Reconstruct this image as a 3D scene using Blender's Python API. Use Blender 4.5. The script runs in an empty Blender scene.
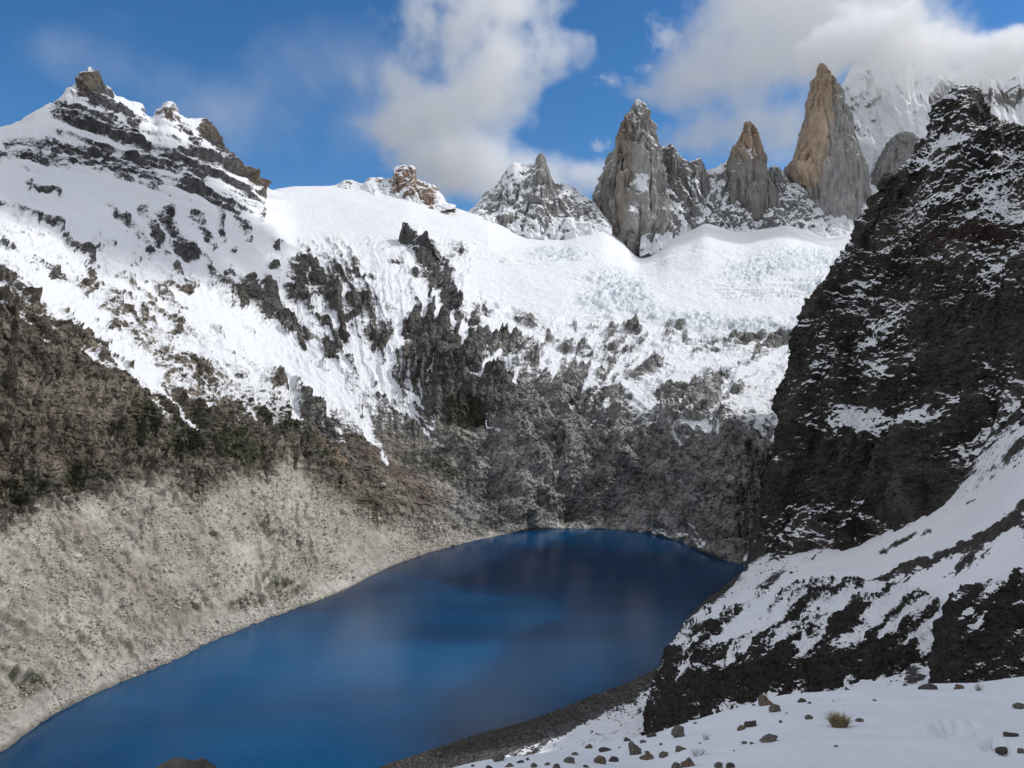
import bpy, math, random
import numpy as np
from mathutils import Vector
from mathutils.bvhtree import BVHTree

# ------------------------------------------------------------------ camera, sky, sun, exposure
sc = bpy.context.scene
F = 790.0            # focal length in pixels of a 1024 wide picture
CX, CY = 512.0, 384.0
cam_d = bpy.data.cameras.new("camera")
cam = bpy.data.objects.new("camera", cam_d)
sc.collection.objects.link(cam)
cam.location = (0, 0, 0)
cam.rotation_euler = (math.radians(90), 0, 0)
cam_d.sensor_width = 36.0
cam_d.lens = 36.0 * F / 1024.0
cam_d.clip_start = 0.3
cam_d.clip_end = 60000
sc.camera = cam

SUN_AZ = math.radians(83)      # clockwise from the view direction (+Y)
SUN_EL = math.radians(43)
world = bpy.data.worlds.new("World")
sc.world = world
world.use_nodes = True
wn = world.node_tree.nodes
wl = world.node_tree.links
bg = wn.get("Background") or wn.new("ShaderNodeBackground")
sky = wn.new("ShaderNodeTexSky")
sky.sky_type = 'NISHITA'
sky.sun_disc = False
sky.sun_elevation = SUN_EL
sky.sun_rotation = SUN_AZ
sky.altitude = 1500
sky.air_density = 1.0
sky.dust_density = 0.3
sky.ozone_density = 3.5
hs = wn.new("ShaderNodeHueSaturation"); hs.inputs["Saturation"].default_value = 1.25
wl.new(sky.outputs[0], hs.inputs["Color"])
# broken cloud overhead and behind the viewer, added as neutral fill light
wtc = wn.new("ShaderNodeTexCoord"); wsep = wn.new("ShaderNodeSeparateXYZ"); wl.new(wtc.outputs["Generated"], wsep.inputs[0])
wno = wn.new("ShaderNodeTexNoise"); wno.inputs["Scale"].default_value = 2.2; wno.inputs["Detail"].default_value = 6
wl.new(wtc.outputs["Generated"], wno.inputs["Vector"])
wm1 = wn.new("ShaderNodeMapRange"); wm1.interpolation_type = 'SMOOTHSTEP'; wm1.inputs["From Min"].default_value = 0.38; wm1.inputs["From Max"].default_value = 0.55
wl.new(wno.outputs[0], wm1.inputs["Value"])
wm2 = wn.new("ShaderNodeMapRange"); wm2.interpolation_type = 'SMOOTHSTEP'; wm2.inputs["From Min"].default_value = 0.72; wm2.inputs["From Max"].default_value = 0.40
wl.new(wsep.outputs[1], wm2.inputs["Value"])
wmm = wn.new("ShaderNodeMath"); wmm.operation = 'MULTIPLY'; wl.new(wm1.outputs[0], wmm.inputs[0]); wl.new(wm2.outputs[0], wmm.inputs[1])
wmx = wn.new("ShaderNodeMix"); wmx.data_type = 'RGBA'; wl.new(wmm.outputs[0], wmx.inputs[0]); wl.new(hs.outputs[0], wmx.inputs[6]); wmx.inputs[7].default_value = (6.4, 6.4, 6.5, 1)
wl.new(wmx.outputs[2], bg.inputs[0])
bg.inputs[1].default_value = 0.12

sun_d = bpy.data.lights.new("sun", 'SUN')
sun_d.energy = 2.6
sun_d.angle = math.radians(0.5)
sun_d.color = (1.0, 0.965, 0.92)
sun = bpy.data.objects.new("sun", sun_d)
sc.collection.objects.link(sun)
sdir = Vector((math.sin(SUN_AZ) * math.cos(SUN_EL), math.cos(SUN_AZ) * math.cos(SUN_EL), math.sin(SUN_EL)))
sun.rotation_euler = (-sdir).to_track_quat('-Z', 'Y').to_euler()

sc.view_settings.view_transform = 'Standard'
sc.view_settings.look = 'None'
sc.view_settings.exposure = 0.02
sc.view_settings.gamma = 1.0
sc.view_settings.use_curve_mapping = False
try:
    sc.cycles.use_denoising = True
    sc.cycles.volume_bounces = 9
    sc.cycles.max_bounces = 18
    sc.cycles.volume_step_rate = 1.0
    sc.cycles.volume_max_steps = 256
except Exception:
    pass

# ------------------------------------------------------------------ noise
rng = np.random.RandomState(7)
_perm = rng.permutation(256).astype(np.int32)
_perm = np.concatenate([_perm, _perm])
_g = rng.normal(size=(256, 3)).astype(np.float32)
_g /= np.linalg.norm(_g, axis=1)[:, None]

def perlin(P):
    P = np.ascontiguousarray(P, dtype=np.float32)
    out = np.empty(len(P), np.float32)
    for s in range(0, len(P), 200000):
        Q = P[s:s + 200000]
        i = np.floor(Q).astype(np.int32)
        f = Q - i
        i &= 255
        u = f * f * f * (f * (f * 6 - 15) + 10)
        def corner(a, b, c):
            h = _perm[_perm[_perm[(i[:, 0] + a) & 255] + ((i[:, 1] + b) & 255)] + ((i[:, 2] + c) & 255)]
            g = _g[h]
            return g[:, 0] * (f[:, 0] - a) + g[:, 1] * (f[:, 1] - b) + g[:, 2] * (f[:, 2] - c)
        def L(a, b, t): return a + (b - a) * t
        x0 = L(L(corner(0,0,0), corner(1,0,0), u[:,0]), L(corner(0,1,0), corner(1,1,0), u[:,0]), u[:,1])
        x1 = L(L(corner(0,0,1), corner(1,0,1), u[:,0]), L(corner(0,1,1), corner(1,1,1), u[:,0]), u[:,1])
        out[s:s + 200000] = L(x0, x1, u[:, 2])
    return out * 1.5

def fbm(P, octs=5, gain=0.5, lac=2.03, off=0.0):
    a, s, t = 1.0, np.zeros(len(P), np.float32), 0.0
    Q = np.asarray(P, np.float32) + np.float32(off)
    for k in range(octs):
        s += a * perlin(Q); t += a
        Q = Q * lac + 17.3; a *= gain
    return s / t

def ridged(P, octs=6, gain=0.5, lac=2.07, off=0.0):
    a, s, t = 1.0, np.zeros(len(P), np.float32), 0.0
    Q = np.asarray(P, np.float32) + np.float32(off)
    w = 1.0
    for k in range(octs):
        n = 1.0 - np.abs(perlin(Q))
        n = n * n
        s += a * n * w; t += a
        w = np.clip(n * 1.6, 0, 1)
        Q = Q * lac + 9.1; a *= gain
    return s / t            # 0..1

_off = rng.uniform(-0.35, 0.35, (256, 3)).astype(np.float32)
_ca = rng.uniform(0, 1, 256).astype(np.float32)
_cn = np.stack([np.linalg.qr(rng.normal(size=(3, 3)))[0] for _ in range(256)]).astype(np.float32)
def crystal(P, octs=1, gain=0.45, lac=2.3, off=0.0):
    """angular facets: the upper hull of randomly turned boxes, one per cell"""
    P = np.ascontiguousarray(P, np.float32) + np.float32(off)
    out = np.zeros(len(P), np.float32); amp, tot = 1.0, 0.0
    for o in range(octs):
        for s in range(0, len(P), 200000):
            Q = P[s:s + 200000]
            i0 = np.floor(Q - 0.5).astype(np.int32)
            best = np.full(len(Q), -9, np.float32)
            for a in (0, 1):
                for b in (0, 1):
                    for c in (0, 1):
                        i = i0 + np.array([a, b, c], np.int32)
                        j = i & 255
                        h = _perm[_perm[_perm[j[:, 0]] + j[:, 1]] + j[:, 2]]
                        d = Q - (i + np.float32(0.5)) - _off[h]
                        m = np.abs(np.einsum('nij,nj->ni', _cn[h], d)).max(axis=1)
                        best = np.maximum(best, _ca[h] * 0.5 - m)
            out[s:s + 200000] += amp * (best + 0.1)
        tot += amp; amp *= gain; P = P * np.float32(lac) + np.float32(7.7)
    return out / tot

def sm(a, b, x):
    t = np.clip((x - a) / (b - a), 0, 1)
    return t * t * (3 - 2 * t)

# ------------------------------------------------------------------ sheets from a net of control points
def unproj(x, y, d):
    return np.stack([(x - CX) / F * d, d, (CY - y) / F * d], -1)

def cubic(K, ts, n, tension=0.5, lin=False):
    """interpolate K[k,...] at parameters ts (len k) to n samples: monotone-ish Catmull-Rom."""
    K = np.asarray(K, float); ts = np.asarray(ts, float)
    t = np.asarray(n, float) if np.ndim(n) else np.linspace(ts[0], ts[-1], n)
    m = np.zeros_like(K)
    dl = (K[1:] - K[:-1]) / (ts[1:] - ts[:-1]).reshape((-1,) + (1,) * (K.ndim - 1))
    m[0], m[-1] = dl[0], dl[-1]
    same = (dl[1:] * dl[:-1]) > 0
    hm = 2 * dl[1:] * dl[:-1] / np.where(same, dl[1:] + dl[:-1], 1)
    m[1:-1] = np.where(same, hm, 0)
    i = np.clip(np.searchsorted(ts, t, side='right') - 1, 0, len(ts) - 2)
    h = ts[i + 1] - ts[i]; s = (t - ts[i]) / h
    sh = (-1,) + (1,) * (K.ndim - 1)
    s, h = s.reshape(sh), h.reshape(sh)
    return ((2*s**3 - 3*s**2 + 1) * K[i] + (s**3 - 2*s**2 + s) * h * m[i]
            + (-2*s**3 + 3*s**2) * K[i + 1] + (s**3 - s**2) * h * m[i + 1])

def grid_normals(P):
    du = np.gradient(P, axis=1); dv = np.gradient(P, axis=0)
    n = np.cross(du, dv)
    n /= np.maximum(np.linalg.norm(n, axis=-1, keepdims=True), 1e-9)
    return n

def mesh_from_grid(name, P, attrs, mat, wrap=False, flip=False, parent=None, cap=False):
    nv, nu = P.shape[:2]
    idx = np.arange(nv * nu).reshape(nv, nu)
    if wrap:
        idx = np.concatenate([idx, idx[:, :1]], 1)
    a, b, c, d = idx[:-1, :-1], idx[:-1, 1:], idx[1:, 1:], idx[1:, :-1]
    q = np.stack([a, b, c, d] if not flip else [a, d, c, b], -1).reshape(-1, 4)
    me = bpy.data.meshes.new(name)
    me.vertices.add(nv * nu)
    me.vertices.foreach_set("co", P.reshape(-1).astype(np.float32))
    me.loops.add(q.size)
    me.loops.foreach_set("vertex_index", q.reshape(-1).astype(np.int32))
    me.polygons.add(len(q))
    me.polygons.foreach_set("loop_start", np.arange(0, q.size, 4, dtype=np.int32))
    me.polygons.foreach_set("loop_total", np.full(len(q), 4, np.int32))
    me.polygons.foreach_set("use_smooth", np.ones(len(q), bool))
    me.update(calc_edges=True)
    for k, v in attrs.items():
        if v.ndim > 2:
            at = me.attributes.new(k, 'FLOAT_COLOR', 'POINT')
            vv = np.ones((nv * nu, 4), np.float32); vv[:, :3] = v.reshape(-1, 3)
            at.data.foreach_set("color", vv.reshape(-1))
        else:
            at = me.attributes.new(k, 'FLOAT', 'POINT')
            at.data.foreach_set("value", v.reshape(-1).astype(np.float32))
    me.materials.append(mat)
    o = bpy.data.objects.new(name, me)
    sc.collection.objects.link(o)
    if parent: o.parent = parent
    return o

def tag(o, label=None, cat=None, group=None, kind=None):
    if label: o["label"] = label
    if cat: o["category"] = cat
    if group: o["group"] = group
    if kind: o["kind"] = kind
    return o

# feature painting: where rock, snow and soils lie (soft blobs and strokes with ragged edges)
class Paint:
    def __init__(s, X, Y, seed=0, warp=6.0, wl=22.0):
        sh = X.shape
        Q = np.stack([X / wl, Y / wl, np.full(sh, seed * 3.7)], -1).reshape(-1, 3)
        s.x = X + warp * fbm(Q, 3, off=1.5).reshape(sh) * 1.6
        s.y = Y + warp * fbm(Q, 3, off=41.5).reshape(sh) * 1.6
    def blob(s, cx, cy, rx, ry, ang=0, soft=0.5):
        a = math.radians(ang)
        R = max(rx, ry) * 1.8
        dx, dy = s.x - cx, s.y - cy
        u = (dx * math.cos(a) + dy * math.sin(a)) / rx
        v = (-dx * math.sin(a) + dy * math.cos(a)) / ry
        return 1 - sm(1 - soft, 1 + soft, np.sqrt(u * u + v * v))
    def stroke(s, pts, w, soft=0.6):
        best = np.full(s.x.shape, 1e9)
        for (x0, y0), (x1, y1) in zip(pts[:-1], pts[1:]):
            L2 = (x1 - x0) ** 2 + (y1 - y0) ** 2
            t = np.clip(((s.x - x0) * (x1 - x0) + (s.y - y0) * (y1 - y0)) / L2, 0, 1)
            best = np.minimum(best, np.hypot(s.x - x0 - t * (x1 - x0), s.y - y0 - t * (y1 - y0)))
        return 1 - sm(w * (1 - soft), w * (1 + soft), best)

# ------------------------------------------------------------------ materials
def mat_new(name):
    m = bpy.data.materials.new(name); m.use_nodes = True
    nt = m.node_tree
    return m, nt, nt.nodes, nt.links, nt.nodes["Principled BSDF"]

def math_node(nt, op, a, b=None, c=None, clamp=False):
    n = nt.nodes.new("ShaderNodeMath"); n.operation = op; n.use_clamp = clamp
    for i, v in enumerate((a, b, c)):
        if v is None: continue
        if isinstance(v, (int, float)): n.inputs[i].default_value = v
        else: nt.links.new(v, n.inputs[i])
    return n.outputs[0]

def noise_node(nt, vec, scale, detail=6, rough=0.6, typ=None):
    n = nt.nodes.new("ShaderNodeTexNoise")
    n.inputs["Scale"].default_value = scale
    n.inputs["Detail"].default_value = detail
    n.inputs["Roughness"].default_value = rough
    nt.links.new(vec, n.inputs["Vector"])
    return n.outputs[0]

def mountain_mat(name, px, kz=1.2, z0=0.6, a1=0.7, a2=0.5, stretch=(1, 1, 1), bump=0.5, var=0.8, edge=(-0.10, 0.14)):
    """px: metres that one picture element covers there; noise wavelengths follow it"""
    m, nt, N, L, bs = mat_new(name)
    geo = N.new("ShaderNodeNewGeometry")
    tc = N.new("ShaderNodeTexCoord")
    mp = N.new("ShaderNodeMapping"); mp.inputs["Scale"].default_value = stretch
    L.new(tc.outputs["Object"], mp.inputs["Vector"])
    V = mp.outputs[0]
    sep = N.new("ShaderNodeSeparateXYZ"); L.new(geo.outputs["Normal"], sep.inputs[0])
    sn = N.new("ShaderNodeAttribute"); sn.attribute_name = "snow"
    ti = N.new("ShaderNodeAttribute"); ti.attribute_name = "tint"
    sti = N.new("ShaderNodeAttribute"); sti.attribute_name = "stint"
    n1 = noise_node(nt, V, 1 / (14 * px), 7, 0.65)
    n2 = noise_node(nt, V, 1 / (3.2 * px), 4, 0.7)
    v = math_node(nt, 'MULTIPLY_ADD', math_node(nt, 'SUBTRACT', sep.outputs[2], z0), kz, sn.outputs["Fac"])
    v = math_node(nt, 'MULTIPLY_ADD', math_node(nt, 'SUBTRACT', n1, 0.5), a1 * 2, v)
    v = math_node(nt, 'MULTIPLY_ADD', math_node(nt, 'SUBTRACT', n2, 0.5), a2 * 2, v)
    mr = N.new("ShaderNodeMapRange"); mr.interpolation_type = 'SMOOTHSTEP'
    mr.inputs["From Min"].default_value = edge[0]; mr.inputs["From Max"].default_value = edge[1]
    L.new(v, mr.inputs["Value"])
    fac = mr.outputs[0]
    # rock colour: broad and fine variation
    n3 = noise_node(nt, V, 1 / (5 * px), 6, 0.75)
    n4 = noise_node(nt, V, 1 / (45 * px), 5, 0.6)
    k = math_node(nt, 'MULTIPLY_ADD', math_node(nt, 'SUBTRACT', n3, 0.5), 4.2 * var, 1.0)
    k = math_node(nt, 'MINIMUM', math_node(nt, 'MAXIMUM', k, 0.22), 2.1)
    k2 = math_node(nt, 'MULTIPLY_ADD', n4, 1.2, 0.4)
    kk = math_node(nt, 'MULTIPLY', k, k2)
    vm = N.new("ShaderNodeVectorMath"); vm.operation = 'SCALE'
    L.new(ti.outputs["Color"], vm.inputs[0]); L.new(kk, vm.inputs["Scale"])
    mix = N.new("ShaderNodeMix"); mix.data_type = 'RGBA'
    L.new(fac, mix.inputs[0]); L.new(vm.outputs[0], mix.inputs[6]); L.new(sti.outputs["Color"], mix.inputs[7])
    L.new(mix.outputs[2], bs.inputs["Base Color"])
    bs.inputs["Roughness"].default_value = 0.85
    bs.inputs["Specular IOR Level"].default_value = 0.25
    bp = N.new("ShaderNodeBump")
    bp.inputs["Distance"].default_value = 3.0 * px
    bst = math_node(nt, 'MULTIPLY_ADD', fac, -bump * 0.75, bump)
    rg = N.new("ShaderNodeAttribute"); rg.attribute_name = "smooth_ground"
    bst = math_node(nt, 'MULTIPLY', bst, math_node(nt, 'SUBTRACT', 1.0, rg.outputs["Fac"]))
    L.new(bst, bp.inputs["Strength"])
    hs = math_node(nt, 'ADD', n3, n2)
    wv = N.new("ShaderNodeTexNoise"); wv.inputs["Scale"].default_value = 1 / (8 * px); wv.inputs["Detail"].default_value = 3; L.new(V, wv.inputs["Vector"])
    wa = N.new("ShaderNodeVectorMath"); wa.operation = 'MULTIPLY_ADD'; wa.inputs[1].default_value = (5 * px,) * 3
    L.new(wv.outputs["Color"], wa.inputs[0]); L.new(V, wa.inputs[2])
    for sc_v, wt in ((7.0, 2.6), (3.0, 1.3)):
        vo = N.new("ShaderNodeTexVoronoi"); vo.distance = 'MANHATTAN'; vo.inputs["Scale"].default_value = 1 / (sc_v * px)
        L.new(wa.outputs[0], vo.inputs["Vector"])
        hs = math_node(nt, 'MULTIPLY_ADD', math_node(nt, 'SUBTRACT', 1.0, vo.outputs["Distance"]), wt, hs)
    L.new(hs, bp.inputs["Height"])
    L.new(bp.outputs[0], bs.inputs["Normal"])
    return m

SNOW = np.array([0.79, 0.805, 0.83])
ICE = np.array([0.54, 0.64, 0.69])

def build_sheet(name, net, us, vs, nu, nv, paint, mat, disp, row_w=None, flip=False, world=False):
    """net[row][col] = (x, y, depth). paint(X,Y,D,P,N)->snow,tint,stint,rough ; disp(P,X,Y,D,rough)->metres"""
    K = np.array(net, float)
    if not world: K[..., 2] = np.log(K[..., 2])
    tu = np.linspace(us[0], us[-1], nu) if np.ndim(nu) == 0 else nu
    A = cubic(np.swapaxes(K, 0, 1), us, tu)           # nu, rows, 3
    A = np.swapaxes(A, 0, 1)
    tv = np.linspace(vs[0], vs[-1], nv) if np.ndim(nv) == 0 else nv
    G = cubic(A, vs, tv)                               # nv, nu, 3
    if world:
        P = G; X, Y, D = G[..., 0], G[..., 2], np.linalg.norm(G, axis=-1)
    else:
        X, Y, D = G[..., 0], G[..., 1], np.exp(G[..., 2])
        P = unproj(X, Y, D)
    N = grid_normals(P)
    if flip: N = -N
    snow, tint, stint, rough = paint(X, Y, D, P, N)
    h = disp(P, X, Y, D, rough)
    P2 = P + N * h[..., None]
    at = {"snow": snow, "tint": tint, "stint": stint}
    if name == "mountain_terrain": at["smooth_ground"] = paint_main.scr * 0.72
    o = mesh_from_grid(name, P2, at, mat, flip=flip)
    return o, P2
def flat(P): return P.reshape(-1, 3)

def mixc(base, col, w):
    return base * (1 - w[..., None]) + np.array(col) * w[..., None]

# ------------------------------------------------------------------ the valley side, headwall and glacier
WATER_Z = -200.0
def shore_d(y): return 200 * F / (y - CY)

us = [-420, -200, 0, 20, 40, 52, 62, 68, 74, 80, 86, 90, 95, 100, 107, 114, 122, 130, 140, 150, 156, 163, 168, 174, 182, 190, 200, 208, 214, 222, 230, 240, 250, 258, 266, 300, 350, 400, 445, 500, 530, 560, 580, 600, 620, 640, 655, 670, 690, 705, 720, 745, 765, 785, 800, 830, 860, 950, 1150]
def row(tab_y, tab_d):
    xs, ys = zip(*tab_y); xd, ds = zip(*tab_d)
    y = cubic(np.array(ys, float), xs, np.array(us, float))
    d = np.exp(cubic(np.log(np.array(ds, float)), xd, np.array(us, float)))
    return [(u, yy, dd) for u, yy, dd in zip(us, y, d)]
shore = [(-420, 1010), (-200, 880), (0, 753), (38, 724), (107, 688), (171, 662), (235, 632), (304, 606), (358, 584), (388, 568), (443, 549),
         (499, 536), (545, 529), (590, 529), (641, 532), (676, 541), (711, 555), (740, 564), (800, 566), (1150, 560)]
rA = row(shore, [(x, shore_d(y)) for x, y in shore])
r0 = [(x, CY + (WATER_Z - 40) / -(d - 60) * F, d - 60) for x, y, d in rA]   # under water, nearer
net = [r0, rA,
  row([(-420,600),(-200,560),(0,507),(100,498),(200,488),(300,478),(400,500),(500,506),(560,500),(640,495),(720,500),(800,520),(1150,520)],
      [(-420,390),(-200,466),(0,602),(100,680),(200,785),(300,929),(400,1031),(500,1080),(560,1125),(640,1105),(720,1010),(800,980),(1150,930)]),
  row([(-420,400),(-200,350),(0,300),(100,350),(200,395),(300,405),(400,440),(500,445),(560,440),(640,440),(720,445),(800,450),(1150,450)],
      [(-420,560),(-200,700),(0,915),(100,940),(200,985),(300,1140),(400,1190),(500,1160),(560,1190),(640,1180),(720,1080),(800,1040),(1150,1000)]),
  row([(-420,300),(-200,270),(0,250),(100,285),(200,325),(300,345),(400,345),(500,372),(560,380),(640,388),(720,398),(800,402),(1150,400)],
      [(-420,700),(-200,850),(0,1060),(100,1150),(200,1230),(300,1400),(400,1400),(500,1310),(560,1320),(640,1310),(720,1240),(800,1200),(1150,1150)]),
  row([(-420,240),(-200,220),(0,205),(100,215),(200,250),(300,285),(400,285),(500,320),(560,335),(640,345),(720,352),(800,360),(1150,360)],
      [(-420,850),(-200,1050),(0,1300),(100,1480),(200,1650),(300,1850),(400,1800),(500,1720),(560,1650),(640,1600),(720,1560),(800,1500),(1150,1400)]),
  row([(-420,170),(-200,170),(0,160),(60,165),(100,175),(150,185),(200,200),(266,222),(300,235),(400,240),(500,265),(560,278),(640,288),(720,292),(800,300),(1150,300)],
      [(-420,1100),(-200,1250),(0,1500),(100,1800),(200,2050),(266,2400),(300,2450),(400,2450),(500,2300),(560,2200),(640,2150),(720,2100),(800,2000),(1150,1900)]),
  row([(-420,200),(-200,160),(0,127),(20,121),(40,109),(52,104),(62,97),(68,89),(74,84),(80,76),(86,71),(90,69),(95,73),(100,80),(107,89),(114,97),(122,100),(130,104),(140,107),(150,117),(156,115),(163,108),(168,106),(174,110),(182,119),(190,120),(200,122),(208,124),(214,134),(222,145),(230,152),(240,160),(250,173),(258,181),(266,190),(300,187),(350,186),(400,190),(445,205),(500,223),(530,234),(560,236),(580,231),(600,229),(620,241),(640,257),(655,252),(670,238),(690,229),(705,222),(720,226),(745,231),(765,228),(785,225),(800,229),(830,237),(860,232),(1150,225)],
      [(-420,1300),(-200,1500),(0,1800),(90,2150),(170,2350),(240,2620),(266,2850),(300,3010),(350,3140),(400,3230),(560,3300),(700,3400),(860,3400),(1150,3200)]),
]
r7 = net[-1]
net.append([(x, y + 30, d * 1.10) if x < 470 else (x, y - 6, d * 1.15) for x, y, d in r7])
net.append([(x, y + 110, d * 1.35) for x, y, d in r7])
vs = [0, 1, 2, 3, 4, 5, 6, 7, 7.5, 8]
tv = np.concatenate([np.linspace(0.35, 1, 20, endpoint=False), np.linspace(1, 2, 210, endpoint=False), np.linspace(2, 3, 190, endpoint=False),
                     np.linspace(3, 4, 120, endpoint=False), np.linspace(4, 5, 90, endpoint=False), np.linspace(5, 6, 90, endpoint=False),
                     np.linspace(6, 7, 120, endpoint=False), np.linspace(7, 8, 26)])
tu = np.concatenate([np.linspace(-420, -6, 130, endpoint=False), np.linspace(-6, 880, 1180, endpoint=False), np.linspace(880, 1150, 60)])

def paint_main(X, Y, D, P, N):
    pt = Paint(X, Y, 1, warp=5, wl=18)
    ptb = Paint(X, Y, 2, warp=16, wl=60)
    ysn = np.interp(ptb.x, [-400,0,50,100,150,190,240,300,350,400,440,500,560,600,650,700,760,820],
                           [300,308,325,352,378,372,392,392,400,372,345,350,352,378,398,408,410,400])
    s = np.clip((ysn - ptb.y) / 45.0, -1, 1) * 0.62
    s = s + 0.25 * np.clip((ysn - 60 - ptb.y) / 60, 0, 1)
    # glacier: pure snow
    gl = sm(440, 520, X + (Y - 260) * 0.2) * (1 - sm(300, 345, Y)) + (X > 265) * (1 - sm(225, 245, Y + 0 * X))
    gl = np.clip(gl, 0, 1)
    s = s + 0.5 * gl
    rock = np.zeros_like(s)
    for pts, w in [
        ([(-60,150),(0,152),(40,160),(78,163),(112,173),(155,188)], 7.5), ([(8,141),(45,144),(85,151),(108,150)], 6),
        ([(55,112),(85,122),(118,132),(148,152)], 6.5), ([(58,104),(80,112),(112,120)], 4.5), ([(95,102),(120,112),(135,128)], 5), ([(105,158),(150,163)], 6),
        ([(108,168),(150,176)], 5), ([(163,162),(205,172)], 8), ([(185,182),(203,190)], 6), ([(205,160),(235,162)], 10), ([(232,164),(262,187)], 7),
        ([(172,150),(200,154)], 4), ([(186,128),(194,142)], 6), ([(205,125),(214,140)], 5), ([(222,148),(240,160)], 5),
        ([(0,203),(22,211),(57,231)], 3.6), ([(28,187),(60,194)], 2.5), ([(62,240),(92,262)], 3.2), ([(108,208),(135,228)], 4.5),
        ([(130,222),(150,250)], 5), ([(165,216),(188,252)], 8), ([(193,216),(213,244)], 6), ([(216,204),(222,240)], 3), ([(228,203),(243,228)], 5),
        ([(145,208),(158,246)], 5), ([(4,243),(34,268)], 5), ([(36,258),(60,280)], 3.5)]:
        rock = np.maximum(rock, pt.stroke(pts, w))
    for b in [(90,86,17,13,0), (168,117,7,6,0), (302,265,13,10,20), (298,293,14,12,0), (327,296,15,11,30), (339,278,17,9,20), (360,302,15,13,0),
              (317,282,9,6,0), (322,322,8,6,0), (345,318,8,4,0), (344,335,8,8,0), (378,337,14,14,30), (303,344,7,9,0), (331,345,6,6,0), (268,300,8,18,-10),
              (283,318,8,16,-10), (252,285,5,14,-15), (296,325,6,14,-20), (240,300,5,12,-20), (410,232,13,9,10), (425,250,14,12,35), (440,275,12,18,-20),
              (452,300,14,12,20), (470,312,10,14,-30), (488,306,9,12,-40), (420,330,18,12,0), (440,345,26,14,0), (395,262,8,4,0), (362,276,6,4,0),
              (480,345,20,14,0), (235,250,4,4,0), (247,241,5,3,0), (275,266,5,4,0), (275,248,3,3,0), (90,275,4,4,0), (228,272,6,3,0),
              (515,315,14,8,30), (535,325,14,8,30), (560,345,16,8,20), (590,355,14,7,0), (520,345,18,10,0), (640,372,20,7,-15), (676,392,22,6,-10),
              (748,335,16,5,-5), (785,340,20,6,0), (632,330,10,5,20), (575,372,16,9,0), (612,392,12,8,0), (565,390,20,14,0), (708,398,22,7,-25)]:
        rock = np.maximum(rock, pt.blob(*b[:4], ang=b[4]))
    s = s - 0.95 * rock
    # clusters of small outcrops on the snow flank
    Q = np.stack([X / 26, Y / 26, 0 * X], -1).reshape(-1, 3)
    cl = sm(0.05, 0.45, fbm(Q, 5, 0.62).reshape(X.shape)) * (1 - gl) * sm(195, 225, Y) * sm(-30, 40, X)
    s = s - 0.95 * cl
    s = s - 0.22 * (1 - gl) * sm(225, 262, Y - 0.1 * X)
    # centre-right snow slabs above the headwall are mottled
    s = s - 0.30 * sm(400, 440, X) * sm(300, 330, Y) * (1 - sm(350, 380, Y))
    lp = (1 - sm(262, 285, X)) * (1 - sm(178, 215, Y - 0.08 * X)) * sm(35, 75, X + (Y - 120) * 0.9)
    s = s - 0.05 * lp
    # snow in couloirs, tongues
    sn = np.zeros_like(s)
    for pts, w in [
        ([(-60,215),(20,262),(60,300),(110,345),(150,378)], 14), ([(150,380),(170,400),(196,436)], 2.2), ([(205,300),(260,335),(330,395)], 13),
        ([(330,392),(362,425),(388,462)], 2.6), ([(310,345),(335,372),(350,405)], 4), ([(397,330),(388,372),(378,390)], 3.6), ([(365,368),(392,400),(420,428),(445,450)], 2.2),
        ([(378,378),(402,402),(432,430)], 1.8), ([(405,300),(397,335)], 5), ([(338,280),(345,300)], 2), ([(352,345),(372,372),(400,395)], 6),
        ([(500,352),(486,360),(484,372),(478,378),(466,372)], 2.2), ([(520,372),(512,382),(503,386)], 2.0), ([(557,428),(556,446)], 3.2), ([(540,420),(545,432)], 1.2),
        ([(485,415),(488,425),(500,432)], 1.4), ([(404,392),(425,408)], 1.8), ([(435,415),(434,428)], 1.5), ([(600,350),(585,385),(570,405)], 3), ([(560,360),(550,385)], 2.5),
        ([(625,385),(650,405)], 3), ([(686,425),(710,432)], 4), ([(678,428),(679,445)], 2.5), ([(688,480),(690,490)], 2.2), ([(752,455),(748,468)], 1.6), ([(720,420),(722,440)], 1.5),
        ([(556,516),(560,528)], 2.2), ([(655,532),(684,536),(700,528),(702,544)], 5), ([(640,530),(656,534)], 2.5), ([(745,555),(760,548)], 3), ([(725,395),(800,350)], 3),
        ([(700,410),(740,375),(790,345)], 3), ([(745,410),(790,380)], 2.4), ([(770,440),(798,395)], 2)]:
        sn = np.maximum(sn, pt.stroke(pts, w))
    brk = fbm(np.stack([X / 7, Y / 7, 0 * X], -1).reshape(-1, 3), 4, 0.6, off=15).reshape(X.shape)
    s = s + 1.15 * sn + 1.3 * sn * brk
    s = s + 0.30 * sm(520, 600, X) * sm(395, 405, Y) * (1 - sm(420, 450, Y))
    # ribs and gullies running downhill
    th = np.radians(np.interp(X, [-300, 0, 250, 350, 420, 550, 750, 900], [36, 40, 50, 68, 92, 118, 138, 140]))
    x_, y_ = pt.x - 400, pt.y - 300
    ac, al = x_ * np.sin(th) - y_ * np.cos(th), x_ * np.cos(th) + y_ * np.sin(th)
    q = np.stack([ac / 15, al / 75, 0 * X], -1).reshape(-1, 3)
    gu = ridged(q, 5, 0.6, off=61).reshape(X.shape)
    q = np.stack([ac / 60, al / 120, 0 * X], -1).reshape(-1, 3)
    area = sm(-0.25, 0.25, fbm(q, 3, 0.5, off=5).reshape(X.shape))
    flank = (1 - gl) * sm(200, 235, Y - 0.05 * X)
    s = s - 0.85 * sm(0.5, 0.78, gu) * area * flank
    s = s + 0.75 * (1 - sm(0.25, 0.45, gu)) * np.exp(-((Y - ysn - 12) / 40.0) ** 2) + 0.22 * np.exp(-((Y - ysn - 15) / 30.0) ** 2)
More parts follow.
